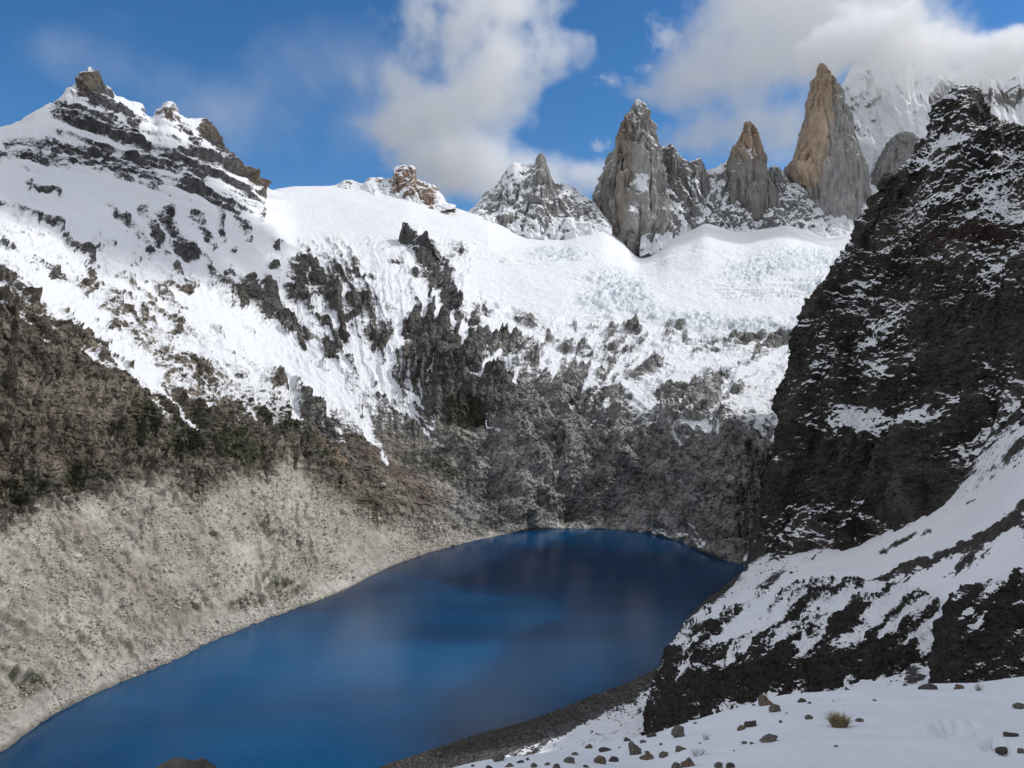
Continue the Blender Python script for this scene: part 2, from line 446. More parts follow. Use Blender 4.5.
    rocky = np.maximum(np.maximum(pt.blob(315, 300, 60, 50, 20), pt.blob(432, 300, 26, 50, -25)), pt.blob(250, 300, 40, 30, 40))
    s = s + 0.42 * pt.blob(480, 325, 70, 26, 25) + 0.35 * pt.blob(340, 370, 70, 34, 30) + 0.5 * pt.blob(660, 368, 140, 34, 8) + 0.4 * pt.blob(560, 345, 60, 26, 20)
    s = s - 0.55 * rocky * sm(0.42, 0.7, gu) - 0.12 * rocky
    paint_main.gu = gu
    # dusting of snow on the scree fan
    fan = np.maximum(pt.blob(250, 365, 70, 30, 35), pt.blob(385, 400, 45, 40, 45)) * sm(300, 330, Y)
    s = s + 0.22 * fan
    s = s - 1.2 * sm(500, 530, Y) * (1 - np.clip(sn, 0, 1))
    s = s - 0.8 * pt.blob(92, 78, 11, 12) - 0.5 * pt.blob(92, 96, 24, 11) - 0.5 * pt.blob(169, 110, 7, 5) - 0.5 * pt.stroke([(208, 128), (262, 188)], 5)
    s = np.clip(s, -1.6, 1.6)
    # --- ground colours
    Qf = np.stack([X / 9, Y / 9, 0 * X], -1).reshape(-1, 3)
    nf = fbm(Qf, 4, 0.6).reshape(X.shape)
    T = np.ones(X.shape + (3,)) * np.array([0.185, 0.160, 0.128])       # brown rock of the left flank
    grey = sm(400, 500, X + 0.3 * (Y - 450))
    T = mixc(T, [0.31, 0.30, 0.285], grey)
    T = mixc(T, [0.10, 0.095, 0.10], (1 - sm(250, 300, Y)) * (1 - sm(280, 330, X)))   # dark bands of the left peak
    T = mixc(T, [0.14, 0.115, 0.09], pt.blob(90, 84, 13, 10))
    T = mixc(T, [0.10, 0.097, 0.093], pt.blob(310, 290, 100, 60) * 0.8)
    T = mixc(T, [0.125, 0.12, 0.113], pt.blob(450, 360, 70, 70) * 0.8)
    T = mixc(T, [0.16, 0.13, 0.105], pt.stroke([(165,112),(215,128),(262,190)], 6))
    T = mixc(T, [0.105, 0.1, 0.1], pt.blob(440, 270, 60, 60))
    T = mixc(T, [0.16, 0.155, 0.145], pt.blob(350, 400, 60, 60, 40))
    T = mixc(T, [0.18, 0.145, 0.11], pt.blob(40, 440, 60, 40) * 0.5)
    # light scree above the shore
    ysc = np.interp(ptb.x, [-400,0,50,110,200,262,300,340,380,420,470,520,560], [540,525,505,492,500,476,484,500,520,528,530,534,540])
    scr = sm(-10, 12, ptb.y - ysc) * (1 - sm(500, 570, X))
    T = mixc(T, [0.305, 0.285, 0.245], scr)
    T = mixc(T, [0.27, 0.255, 0.23], pt.blob(430, 440, 50, 40, 45) * 0.7)
    T = mixc(T, [0.28, 0.27, 0.25], pt.blob(535, 515, 45, 14) * 0.6)
    T = mixc(T, [0.215, 0.19, 0.16], pt.stroke([(70,530),(110,560),(178,608)], 13) * 0.8)
    T = mixc(T, [0.15, 0.14, 0.12], pt.stroke([(20,450),(50,490)], 6) * 0.9)
    T = mixc(T, [0.19, 0.18, 0.155], pt.stroke([(140,400),(185,440),(230,480)], 3.5))
    T = mixc(T, [0.185, 0.145, 0.118], pt.stroke([(345,440),(400,475),(430,500)], 9) * 0.8)
    T = mixc(T, [0.21, 0.165, 0.135], pt.blob(430, 540, 14, 7) * 0.7)
    T = mixc(T, [0.26, 0.19, 0.14], pt.stroke([(318,435),(340,465)], 7) * 0.8)
    Wt = flat(P)
    v1 = fbm(np.stack([Wt[:, 0] * 0.5 + Wt[:, 2] * 0.3, Wt[:, 1], Wt[:, 2] * 0.5], -1) / 26.0, 6, 0.68, off=90).reshape(X.shape)
    v2 = ridged(Wt / 17.0, 5, 0.62, off=91).reshape(X.shape)
    v1 = v1 * (1 - 0.82 * scr); v2 = v2 * (1 - 0.5 * scr)
    T = T * (np.clip(1 + 1.5 * v1, 0.35, 1.9) * np.clip(1.25 - 0.55 * sm(0.5, 0.8, v2), 0.5, 1.3))[..., None]
    veg = np.zeros_like(s)
    for b in [(185,437,22,26,30), (230,450,40,16,35), (290,430,45,14,38), (260,415,30,12,35), (90,473,20,10,10), (25,485,26,14,0), (75,480,14,14,0), (140,430,16,22,30), (430,465,30,8,15),
              (465,410,20,16,0), (310,455,26,10,40)]:
        veg = np.maximum(veg, pt.blob(*b[:4], ang=b[4]))
    for b in [(285,582,26,10,15), (245,602,22,7,-15), (270,525,6,16,-50), (190,608,10,4,40), (472,533,9,5,0), (370,515,14,5,50), (28,690,14,8,0), (10,680,12,6,0), (300,540,4,12,-45), (215,535,8,3,0)]:
        veg = np.maximum(veg, pt.blob(*b[:4], ang=b[4]) * sm(-0.25, 0.05, nf))
    veg = veg * sm(-0.45, 0.0, nf)
    T = mixc(T, [0.045, 0.050, 0.026], np.clip(veg, 0, 1) * 0.85)
    wet = (1 - sm(0, 3.0, P[..., 2] - WATER_Z))
    T = T * (1 - 0.45 * wet[..., None])
    s = s - 0.9 * scr
    line = sm(1.5, 3, P[..., 2] - WATER_Z) * (1 - sm(7, 12, P[..., 2] - WATER_Z))
    T = mixc(T, [0.42, 0.40, 0.37], line * 0.6 * (1 - sm(540, 600, X)))
    # ice: seracs
    ice = np.zeros_like(s)
    for b in [(620,285,26,16,20), (640,305,26,12,20), (600,300,20,14,0), (755,270,35,12,-8), (800,260,35,14,0), (745,325,50,6,0), (790,330,30,7,0), (560,255,30,6,0), (690,320,40,7,0), (830,285,30,10,0)]:
        ice = np.maximum(ice, pt.blob(*b[:4], ang=b[4]))
    Qi = np.stack([X / 5, Y / 2.6, 0 * X], -1).reshape(-1, 3)
    ir = sm(0.45, 0.8, ridged(Qi, 4, 0.6).reshape(X.shape))
    S = np.ones(X.shape + (3,)) * SNOW
    S = mixc(S, ICE, np.clip(ice * (0.15 + 0.85 * ir), 0, 1) * 0.75)
    Qd = np.stack([X / 14, Y / 4, 0 * X], -1).reshape(-1, 3)
    dirt = sm(0.25, 0.5, fbm(Qd, 5, 0.65).reshape(X.shape)) * gl * sm(240, 260, Y)
    S = mixc(S, [0.66, 0.69, 0.72], dirt * 0.6)
    rough = np.clip(0.5 - s * 0.6, 0.0, 1.0)
    rough = rough * (1 - 0.78 * scr) * (1 - 0.65 * pt.blob(400, 445, 72, 40, 48))
    paint_main.lp = lp; paint_main.scr = scr
    paint_main.ice = ice
    paint_main.gl = gl
    return s, T, S, rough

def disp_main(P, X, Y, D, rough):
    px = D / F
    W = flat(P).astype(np.float32)
    # along-slope stretched crags on the flanks, blocky crags on the headwall
    c, s_ = math.cos(math.radians(28)), math.sin(math.radians(28))
    U = np.stack([W[:, 0] * -s_ + W[:, 1] * c, (W[:, 0] * c + W[:, 1] * s_) * 0.35, W[:, 2] * 0.40], -1)
    w = np.stack([fbm(W / 120, 3, off=3), fbm(W / 120, 3, off=33), fbm(W / 120, 3, off=63)], -1) * 30
    rl = ridged((U + w) / 95.0, 8, 0.56).reshape(X.shape)
    rh = ridged((W * np.array([1, 1, 0.7]) + w) / 75.0, 8, 0.58, off=5).reshape(X.shape)
    hw = sm(400, 520, X)
    r = rl * (1 - hw) + rh * hw
    big = fbm(W / 260.0, 3, off=8).reshape(X.shape)
    far = sm(1200, 2600, D)
    amp = (13 * (1 - far) + 22 * far) * (1 + 0.5 * hw)
    h = (r - 0.45) * amp * 1.9 * (0.20 * (1 - 0.8 * paint_main.gl) + 0.80 * rough) + big * 16 * (0.35 + 0.65 * rough)
    ph = W[:, 2] + 0.12 * W[:, 0] + w[:, 0] * 0.5
    strata = perlin(np.stack([ph / 34.0, W[:, 0] / 700, W[:, 1] / 700], -1)).reshape(X.shape)
    strata2 = perlin(np.stack([ph / 13.0, W[:, 0] / 300, W[:, 1] / 300], -1)).reshape(X.shape)
    h = h + paint_main.lp * (strata * 26 + strata2 * 9)
    rf = rough.reshape(-1); mk = rf > 0.12
    Wc = (W * np.array([1, 1, 0.8]) + w * 0.5)[mk]
    cr_ = np.zeros(len(W), np.float32); cr_[mk] = crystal(Wc / 48.0, 4, 0.60, off=3)
    cb_ = np.zeros(len(W), np.float32); cb_[mk] = crystal((W * np.array([1, 1, 0.62]) + w)[mk] / 125.0, 2, 0.5, off=23)
    cr_ = cr_.reshape(X.shape); cb_ = cb_.reshape(X.shape)
    crag = ridged((W + w * 0.3) / 24.0, 6, 0.6, off=71).reshape(X.shape)
    h = h + (crag - 0.4) * 5.0 * rough * (0.6 + 0.4 * far) + cr_ * (40 * hw + 26 * (1 - hw)) * rough * (0.8 + 0.6 * far) + cb_ * 105 * rough * hw + cb_ * 45 * rough * (1 - hw)
    tip = np.exp(-((X - 90) / 24) ** 2 - ((Y - 80) / 20) ** 2)
    h = h * (1 - 0.85 * tip)
    h = h + (paint_main.gu - 0.45) * (1 - 0.8 * sm(405, 450, Y) * sm(320, 360, X)) * (16 + 12 * (1 - hw)) * (0.25 + 0.75 * rough) * (1 - paint_main.gl) * (1 - hw * 0.5)
    # glacier seracs
    ic = paint_main.ice
    W2 = W.copy(); W2[:, 1] *= 0.8
    rs = ridged(W2 / 34.0, 5, 0.6, off=2).reshape(X.shape)
    cv = ridged(np.stack([W[:, 0] / 130, W[:, 1] / 38, W[:, 2] / 38], -1) + w / 60, 4, 0.55, off=14).reshape(X.shape)
    cvm = sm(-0.1, 0.35, fbm(W / 330.0, 3, 0.5, off=19).reshape(X.shape)) * paint_main.gl * sm(238, 262, Y)
    h = h - sm(0.5, 0.85, cv) * 13 * cvm
    h = h + (rs - 0.4) * 19 * ic + (rs - 0.4) * 3.0 * paint_main.gl * sm(225, 260, Y) + big * 6 * paint_main.gl
    sh = sm(0, 14, P[..., 2] - WATER_Z)
    lowfade = sm(-8, 22, P[..., 2] - WATER_Z)
    h = h * (0.12 + 0.88 * lowfade) * np.where(P[..., 2] < WATER_Z, 0.3, 1)
    # fine rubble on the scree
    rub = fbm(W / 6.0, 4, 0.7, off=4).reshape(X.shape) * (1.5 + 2.2 * rough) * (1 - 0.45 * paint_main.scr) * sh * (1 - paint_main.gl)
    h = h + rub
    # keep the traced skyline, let it be ragged
    return h

M_main = mountain_mat("mountain_rock_and_snow", 1.7, kz=1.35, z0=0.66, a1=0.8, a2=1.0, bump=0.85, var=0.48, edge=(-0.34, 0.34))
valley, PM = build_sheet("mountain_terrain", net, us, vs, tu, tv, paint_main, M_main, disp_main)
tag(valley, "snow capped valley side, dark headwall and glacier rising behind the blue lake", kind="structure")

# base ground far around, well under everything
def plane(name, x0, x1, y0, y1, z, mat):
    me = bpy.data.meshes.new(name)
    me.from_pydata([(x0, y0, z), (x1, y0, z), (x1, y1, z), (x0, y1, z)], [], [(0, 1, 2, 3)])
    me.materials.append(mat)
    o = bpy.data.objects.new(name, me); sc.collection.objects.link(o)
    return o
m, nt, N, L, bs = mat_new("far_ground")
bs.inputs["Base Color"].default_value = (0.2, 0.19, 0.17, 1); bs.inputs["Roughness"].default_value = 0.9
tag(plane("ground", -25000, 25000, -25000, 25000, -262, m), kind="structure")

# ------------------------------------------------------------------ lake
m, nt, N, L, bs = mat_new("lake_water")
tc = N.new("ShaderNodeTexCoord")
mp = N.new("ShaderNodeMapping"); mp.inputs["Scale"].default_value = (0.7, 1.6, 1); L.new(tc.outputs["Object"], mp.inputs[0])
nb = noise_node(nt, mp.outputs[0], 1 / 260, 3, 0.5)
cr = N.new("ShaderNodeValToRGB")
cr.color_ramp.elements[0].position = 0.38; cr.color_ramp.elements[0].color = (0.003, 0.030, 0.085, 1)
cr.color_ramp.elements[1].position = 0.62; cr.color_ramp.elements[1].color = (0.002, 0.080, 0.205, 1)
L.new(nb, cr.inputs[0]); L.new(cr.outputs[0], bs.inputs["Base Color"])
bs.subsurface_method = 'BURLEY'
bs.inputs["Subsurface Weight"].default_value = 1.0
bs.inputs["Subsurface Radius"].default_value = (0.4, 0.9, 1.0)
bs.inputs["Subsurface Scale"].default_value = 70.0
bs.inputs["IOR"].default_value = 1.33
bs.inputs["Roughness"].default_value = 0.10; bs.inputs["Specular IOR Level"].default_value = 0.38
nr = noise_node(nt, tc.outputs["Object"], 1 / 2.2, 3, 0.6)
bp = N.new("ShaderNodeBump"); bp.inputs["Strength"].default_value = 0.25; bp.inputs["Distance"].default_value = 0.5
L.new(nr, bp.inputs["Height"]); L.new(bp.outputs[0], bs.inputs["Normal"])
tag(plane("lake_water", -900, 700, 90, 1250, WATER_Z, m), "deep blue mountain lake filling the valley floor", kind="structure")

# ------------------------------------------------------------------ right: snow slope down to the lake
usR = [380, 417, 474, 536, 583, 661, 690, 739, 765, 800, 850, 900, 950, 1024, 1200, 1500]
def rowR(t):
    xs = [a[0] for a in t]
    y = cubic(np.array([a[1] for a in t], float), xs, np.array(usR, float))
    d = np.exp(cubic(np.log(np.array([a[2] for a in t], float)), xs, np.array(usR, float)))
    return [(u, yy, dd) for u, yy, dd in zip(usR, y, d)]
sR = [(380,768),(417,756),(474,737),(536,719),(583,700),(661,666),(690,615),(739,573)]
S3 = [(x, y, shore_d(y)) for x, y in sR] + [(765,562,800),(800,550,770),(850,545,720),(900,520,680),(950,495,630),(1024,445,540),(1200,350,450),(1500,250,350)]
S2 = [(380,780,395),(417,775,395),(474,757,400),(536,739,408),(583,722,425),(661,690,460),(690,650,530),(739,610,600),(765,600,580),(800,590,560),(850,585,520),(900,575,500),(950,560,470),(1024,535,420),(1200,470,330),(1500,400,260)]
S15 = [(380,850,300),(474,830,300),(536,800,310),(583,780,320),(661,750,330),(739,700,330),(800,680,330),(900,660,310),(1024,640,280),(1200,600,230),(1500,560,180)]
S1 = [(380,1100,120),(474,1000,130),(583,900,140),(661,860,140),(739,800,150),(800,770,150),(900,750,150),(1024,740,150),(1200,700,130),(1500,660,110)]
S4 = [(x, y, d) for x, y, d in [(a[0], CY + 216 * F / (a[2] + 30), a[2] + 30) for a in S3[:8]]] + [(x, y - 70, d + 130) for x, y, d in S3[8:]]
netR = [rowR(S1), rowR(S15), rowR(S2), rowR(S3), rowR(S4)]
def paint_R(X, Y, D, P, N):
    pt = Paint(X, Y, 3, warp=5, wl=16)
    Q = np.stack([(X + Y * 1.1) / 60, (X * 0.9 - Y) / 400 + 7, 0 * X], -1)   # bands running down to the lake
    a = math.radians(-38)
    U = (X * math.cos(a) + Y * math.sin(a)); V = (-X * math.sin(a) + Y * math.cos(a))
    q = np.stack([U / 90, V / 16, 0 * X], -1).reshape(-1, 3)
    st = fbm(q, 5, 0.6).reshape(X.shape)
    s = 0.45 - 1.0 * sm(-0.15, 0.30, st) - 0.3 * (1 - sm(760, 860, X)) * sm(650, 690, X)
    # clean snow bank under the cliff
    s = s + 0.9 * np.maximum(pt.stroke([(800,585),(870,562),(940,535),(1000,500),(1040,470)], 15), pt.stroke([(700,640),(760,610)], 6))
    s = s + 0.7 * pt.stroke([(930,660),(945,610),(990,570),(1050,530)], 12)
    s = s + 1.0 * pt.stroke([(560,745),(620,715),(655,690)], 7)
    s = s - 1.0 * pt.stroke([(850,600),(905,568),(960,550),(1024,520)], 5)
    s = s - 0.8 * pt.stroke([(875,552),(930,530)], 4)
    # rubble along the shore
    dsh = P[..., 2] - WATER_Z
    s = s - 1.6 * (1 - sm(8, 26, dsh + 6 * st)) * (1 - sm(655, 700, X))
    s = s - 1.3 * (1 - sm(2, 8, dsh))
    s = s - 1.0 * pt.stroke([(420,768),(480,752),(560,728),(650,682)], 7) 
    T = np.ones(X.shape + (3,)) * np.array([0.062, 0.055, 0.050])
    T = mixc(T, [0.12, 0.115, 0.11], (1 - sm(650, 700, X)))
    S = np.ones(X.shape + (3,)) * SNOW * 1.07
    rough = np.clip(0.4 - s * 0.6, 0.06, 1)
    return np.clip(s, -1.5, 1.5), T, S, rough
def disp_R(P, X, Y, D, rough):
    W = flat(P).astype(np.float32)
    r = ridged(W / 26.0, 7, 0.58, off=12).reshape(X.shape)
    b = fbm(W / 70.0, 3, off=2).reshape(X.shape)
    dsh = np.abs(P[..., 2] - WATER_Z)
    return ((r - 0.45) * 7.5 * rough + b * 4) * (0.1 + 0.9 * sm(0, 40, dsh))
M_R = mountain_mat("dusted_slope", 0.75, kz=1.3, z0=0.72, a1=0.6, a2=0.85, bump=0.6)
sheetR, PR = build_sheet("snow_slope_terrain", netR, usR, [0, 1, 2, 3, 3.6], 1000, 560, paint_R, M_R, disp_R)
tag(sheetR, "snow dusted slope running down to the lake under the dark cliff", kind="structure")

# ------------------------------------------------------------------ right: dark cliff peak
usK = [-1.2, -0.5, 0, 1, 2, 3, 4, 5, 6.5, 8]
netK = [
 [(850,620,1150),(800,600,980),(755,590,832),(800,590,752),(860,590,695),(920,560,640),(1000,520,550),(1070,480,480),(1260,370,370),(1500,300,290)],
 [(860,500,1150),(820,490,980),(773,503,846),(812,500,790),(868,490,745),(930,455,700),(1010,405,630),(1085,355,560),(1290,210,440),(1540,100,340)],
 [(880,390,1150),(840,385,990),(796,385,856),(832,380,815),(884,372,782),(945,350,740),(1020,315,690),(1090,270,630),(1300,80,500),(1560,-60,400)],
 [(900,300,1150),(858,295,1000),(814,292,868),(852,288,838),(900,280,805),(956,262,772),(1026,232,735),(1100,190,690),(1310,-40,560),(1580,-200,440)],
 [(930,230,1150),(892,220,1000),(858,222,885),(886,212,858),(922,203,832),(966,190,806),(1024,178,775),(1100,140,730),(1320,-120,600),(1600,-280,470)],
 [(950,190,1150),(912,178,1000),(880,186,892),(903,160,882),(934,128,876),(972,89,870),(1020,122,845),(1090,105,800),(1330,-170,640),(1600,-340,500)],
 [(1000,230,1250),(960,230,1120),(930,230,1020),(940,200,1020),(960,170,1020),(985,140,1020),(1030,160,1000),(1100,150,960),(1340,-100,800),(1600,-260,640)],
 [(1050,400,1450),(1020,420,1300),(1000,420,1200),(1005,400,1200),(1010,380,1200),(1020,360,1200),(1060,350,1200),(1130,340,1150),(1400,100,1000),(1600,-60,850)],
]
def paint_K(X, Y, D, P, N):
    pt = Paint(X, Y, 4, warp=9, wl=26)
    s = np.full(X.shape, -0.10) + 0.95 * fbm(np.stack([X / 60, Y / 34, 0 * X], -1).reshape(-1, 3), 4, 0.55, off=77).reshape(X.shape)
    for pts, w, k in [([(945,160),(1034,215)], 42, .5), ([(900,200),(950,150)], 10, .2), ([(960,270),(1040,250)], 20, .4), ([(870,330),(878,370)], 12, .5), ([(895,315),(920,350)], 12, .4),
                      ([(835,410),(878,420)], 11, .75), ([(905,425),(960,400)], 9, .7), ([(985,420),(1040,410)], 18, .45), ([(960,470),(1020,455)], 22, .4), ([(830,265),(880,235)], 8, .35), 
                      ([(850,285),(870,275)], 8, .6), ([(1000,140),(1030,170)], 10, .3)]:
        s = s + k * pt.stroke(pts, w)
    for pts, w, k in [([(925,130),(880,200),(835,270)], 12, .35), ([(955,240),(1040,240)], 7, .6), ([(930,330),(960,400)], 26, .6), ([(980,320),(1040,330)], 30, .55), ([(800,480),(950,490)], 34, .6),
                      ([(880,440),(960,500)], 30, .3), ([(800,340),(790,440)], 8, .7), ([(840,330),(840,380)], 12, .3)]:
        s = s - k * pt.stroke(pts, w)
    T = np.ones(X.shape + (3,)) * np.array([0.066, 0.057, 0.050])
    Wk = flat(P)
    vs_ = fbm(np.stack([Wk[:, 0], Wk[:, 1], Wk[:, 2] * 0.22], -1) / 28.0, 6, 0.62, off=44).reshape(X.shape)
    T = T * np.clip(1.1 + 2.2 * vs_, 0.35, 2.6)[..., None]
    T = mixc(T, [0.085, 0.075, 0.064], pt.stroke([(930,310),(965,360)], 24) * 0.8)
    T = mixc(T, [0.085, 0.078, 0.068], pt.stroke([(995,330),(1040,350)], 30) * 0.8)
    T = mixc(T, [0.055, 0.030, 0.024], pt.stroke([(940,240),(1010,245)], 8) * 0.7)
    T = mixc(T, [0.06, 0.052, 0.045], pt.stroke([(790,430),(775,520)], 9) * 0.7)
    S = np.ones(X.shape + (3,)) * SNOW
    return s, T, S, np.clip(1 - s * 0.3, 0.5, 1)
def disp_K(P, X, Y, D, rough):
    W = flat(P).astype(np.float32)
    w = np.stack([fbm(W / 60, 3, off=3), fbm(W / 60, 3, off=33), fbm(W / 60, 3, off=63)], -1) * 14
    a = ridged((W + w) / 70.0, 8, 0.6, off=21).reshape(X.shape)
    cbg = crystal((W * np.array([1, 1, 0.55]) + w) / 105.0, 2, 0.5, off=83).reshape(X.shape)
    # near horizontal ledges dipping to the left
    ph = (W[:, 2] + 0.25 * W[:, 0] + w[:, 0] * 1.5)
    st = perlin(np.stack([ph / 11.0, W[:, 0] / 160, W[:, 1] / 160], -1)).reshape(X.shape)
    st2 = perlin(np.stack([ph / 4.0, W[:, 0] / 60, W[:, 1] / 60], -1)).reshape(X.shape)
    f = fbm(W / 6.0, 4, 0.6, off=5).reshape(X.shape)
    vr = ridged(np.stack([W[:, 0], W[:, 1], W[:, 2] * 0.3], -1) / 26.0, 5, 0.55, off=2).reshape(X.shape)
    cr_ = crystal((W * np.array([1, 1, 0.6]) + w) / 46.0, 4, 0.58, off=13).reshape(X.shape)
    return ((a - 0.45) * 16 + cr_ * 34 + cbg * 80 + st * 1.6 + st2 * 0.9 + f * 2.2 + (vr - .4) * 8) * rough * (1 - 0.6 * np.exp(-((X - 973) / 14) ** 2 - ((Y - 95) / 14) ** 2))
M_K = mountain_mat("dark_cliff_rock", 1.0, kz=1.4, z0=0.62, a1=0.65, a2=1.0, bump=0.8, stretch=(1, 1, 1.3))
sheetK, PK = build_sheet("rock_peak", netK, usK, [0, 1, 2, 3, 4, 5, 5.6, 6.6], 820, 1000, paint_K, M_K, disp_K)
tag(sheetK, "dark brown rocky peak dusted with snow, rising steeply from the right shore of the lake", "mountain peak")

# ------------------------------------------------------------------ render time outcrops in front of the snow slope
usO = [0, 1, 2, 3, 4, 5, 6]
def outcrop(name, net, us, vs, nu, nv, label, snowb, seed, amp):
    def pf(X, Y, D, P, N):
        pt = Paint(X, Y, seed, warp=6, wl=18)
        a = math.radians(-42)
        U = (X * math.cos(a) + Y * math.sin(a)); V = (-X * math.sin(a) + Y * math.cos(a))
        st = fbm(np.stack([U / 60, V / 14, 0 * X], -1).reshape(-1, 3), 5, 0.6, off=seed).reshape(X.shape)
        s = snowb(pt, X, Y) - 1.1 * sm(-0.2, 0.3, st)
        T = np.ones(X.shape + (3,)) * np.array([0.042, 0.036, 0.032])
        S = np.ones(X.shape + (3,)) * SNOW
        return s, T, S, np.clip(0.55 - s * 0.8, 0.1, 1)
    def df(P, X, Y, D, rough):
        W = flat(P).astype(np.float32)
        a = ridged(W / 24.0, 8, 0.6, off=seed).reshape(X.shape)
        f = fbm(W / 3.0, 4, 0.6, off=5).reshape(X.shape)
        cr_ = crystal(W / 13.0, 3, 0.5, off=seed).reshape(X.shape)
        return (a - 0.45) * amp * 0.6 * (0.25 + 0.75 * rough) + cr_ * 9 * rough + f * 0.6 * rough ** 2
    o, P = build_sheet(name, net, us, vs, nu, nv, pf, M_O, df)
    tag(o, label, "rock outcrop")
    return o
M_O = mountain_mat("outcrop_rock", 0.42, kz=1.4, z0=0.66, a1=0.65, a2=0.9, bump=0.8)
netO = [
 [(640,760,340),(652,748,300),(690,740,280),(740,735,270),(800,725,260),(870,715,250),(960,705,240)],
 [(644,735,380),(653,722,335),(692,714,312),(745,704,300),(805,696,290),(875,690,280),(960,690,270)],
 [(650,700,400),(661,690,352),(700,672,335),(750,655,325),(810,640,318),(878,628,315),(960,650,300)],
 [(660,670,425),(676,650,382),(716,630,375),(765,612,372),(825,600,370),(890,596,360),(960,620,340)],
 [(680,640,470),(689,622,440),(730,600,450),(785,585,450),(845,580,440),(905,585,410),(960,615,380)],
 [(700,660,500),(705,650,480),(745,640,490),(790,630,490),(850,620,470),(910,620,440),(960,640,410)],
]
outcrop("rock_outcrop", netO, usO, [0, 1, 2, 3, 4, 5], 620, 420, "long snow streaked black rock rib just beyond the near snowfield, above the water",
        lambda pt, X, Y: 0.35 - 0.95 * np.maximum(pt.stroke([(660,715),(700,690),(780,672),(870,660),(935,670)], 17), pt.stroke([(676,655),(655,720)], 7)) - 0.5 * pt.stroke([(800,620),(860,625)], 12)
                         + 0.8 * pt.stroke([(950,600),(935,660)], 8), 31, 11)
netO2 = [
 [(925,720,215),(960,712,205),(1010,706,198),(1100,700,185),(1250,690,160)],
 [(930,690,250),(955,678,225),(1010,674,218),(1100,668,205),(1250,655,180)],
 [(938,640,262),(955,625,240),(1010,620,236),(1100,605,220),(1250,585,195)],
 [(945,605,275),(968,592,258),(1016,575,252),(1100,552,240),(1250,520,215)],
 [(960,620,310),(985,596,300),(1030,578,296),(1110,550,280),(1250,515,250)],
]
outcrop("rock_outcrop", netO2, [0, 1, 2, 3.5, 5.5], [0, 1, 2, 3, 4], 420, 300, "dark blocky rock buttress at the right edge, just above the near snowfield",
        lambda pt, X, Y: -0.35 + 0.6 * pt.blob(975, 620, 14, 14) + 0.4 * pt.stroke([(955,595),(1030,570)], 8), 47, 9)

# ------------------------------------------------------------------ unseen mountain flank further right, its heights shaped to shade the near slopes
netW = []
for yy, xf, top in [(-900, 700, 500), (-500, 560, 600), (-150, 480, 700), (150, 440, 720), (400, 500, 690), (600, 600, 640), (800, 720, 560), (1200, 1000, 380)]:
    top *= 1.4 if yy <= 150 else (1.1 if yy == 400 else 1.0 if yy == 600 else 0.82)
    netW.append([(xf - 260, yy, -250), (xf, yy, -70), (xf + 130, yy, 150), (xf + 330, yy, top * 0.82), (xf + 430, yy, top), (xf + 1100, yy, top * 0.4)])
def paint_W(X, Y, D, P, N):
    s = np.full(X.shape, -0.1)
    return s, np.ones(X.shape + (3,)) * np.array([0.045, 0.04, 0.036]), np.ones(X.shape + (3,)) * SNOW, np.ones(X.shape)
def disp_W(P, X, Y, D, rough):
    W = flat(P)
    return (ridged(W / 140.0, 6, 0.55, off=9).reshape(X.shape) - 0.45) * 70
oW, PW = build_sheet("shade_hill", netW, list(range(6)), list(range(8)), 220, 300, paint_W, M_K, disp_W, world=True)
tag(oW, kind="structure")

# ------------------------------------------------------------------ far peaks
M_far = mountain_mat("granite_far", 4.2, kz=1.15, z0=0.46, a1=0.42, a2=0.40, bump=0.5, var=0.5, stretch=(1, 1, 0.45))
def far_disp(W, sc_m, amp):
    w = np.stack([fbm(W / (sc_m * 2.2), 3, off=3), fbm(W / (sc_m * 2.2), 3, off=33), fbm(W / (sc_m * 2.2), 3, off=63)], -1) * sc_m * 0.3
    v = np.stack([W[:, 0], W[:, 1], W[:, 2] * 0.28], -1) + w
    a = ridged(v / sc_m, 7, 0.55, off=11)
    b = ridged((W + w) / (sc_m * 0.6), 6, 0.6, off=51)
    c = crystal((v * np.array([1, 1, 1.3])) / (sc_m * 1.0), 3, 0.42, off=5)
    fz = ridged(np.stack([W[:, 0], W[:, 1], W[:, 2] * 0.10], -1) / (sc_m * 0.55) + w / sc_m * 0.5, 4, 0.5, off=31)
    return ((a - 0.45) * 0.7 + (b - 0.45) * 0.12 + c * 1.9 - sm(0.55, 0.9, fz) * 0.45) * amp
def ridge(name, pts, mid, base, D, T, label, snowf, tintf, nu=400, nv=260, sc_m=130, amp=70, mat=None):
    """pts skyline (x,y); mid/base functions of x giving y; T depth thickness"""
    cols = list(range(len(pts)))
    Df = D if callable(D) else (lambda x: D)
    net = [[(x, base(x) + 10, Df(x) + T) for x, y in pts], [(x, (y + base(x)) / 2, Df(x) + T * 0.45) for x, y in pts], [(x, y, Df(x)) for x, y in pts],
           [(x, y + (base(x) - y) * 0.45, Df(x) - T * mid) for x, y in pts], [(x, base(x) + 8, Df(x) - T) for x, y in pts]]
    net = net[::-1]
    def pf(X, Y, D_, P, N):
        pt = Paint(X, Y, 9, warp=4, wl=14)
        bb = np.vectorize(base)(X[0])[None]
        return snowf(pt, X, Y) + 1.0 * sm(-16, 3, Y - bb + 6 * (pt.x - X)), tintf(pt, X, Y), np.ones(X.shape + (3,)) * SNOW, np.ones(X.shape)
    def df(P, X, Y, D_, rough):
        top = np.interp(X[0], [p[0] for p in pts], [p[1] for p in pts])[None]
        return far_disp(flat(P), sc_m, amp).reshape(X.shape) * (0.35 + 0.65 * sm(3, 22, Y - top))
    o, P = build_sheet(name, net, cols, [0, 1.2, 2.4, 3, 3.6], nu, nv, pf, mat or M_far, df)
    if label: tag(o, label, "mountain peak")
    return o
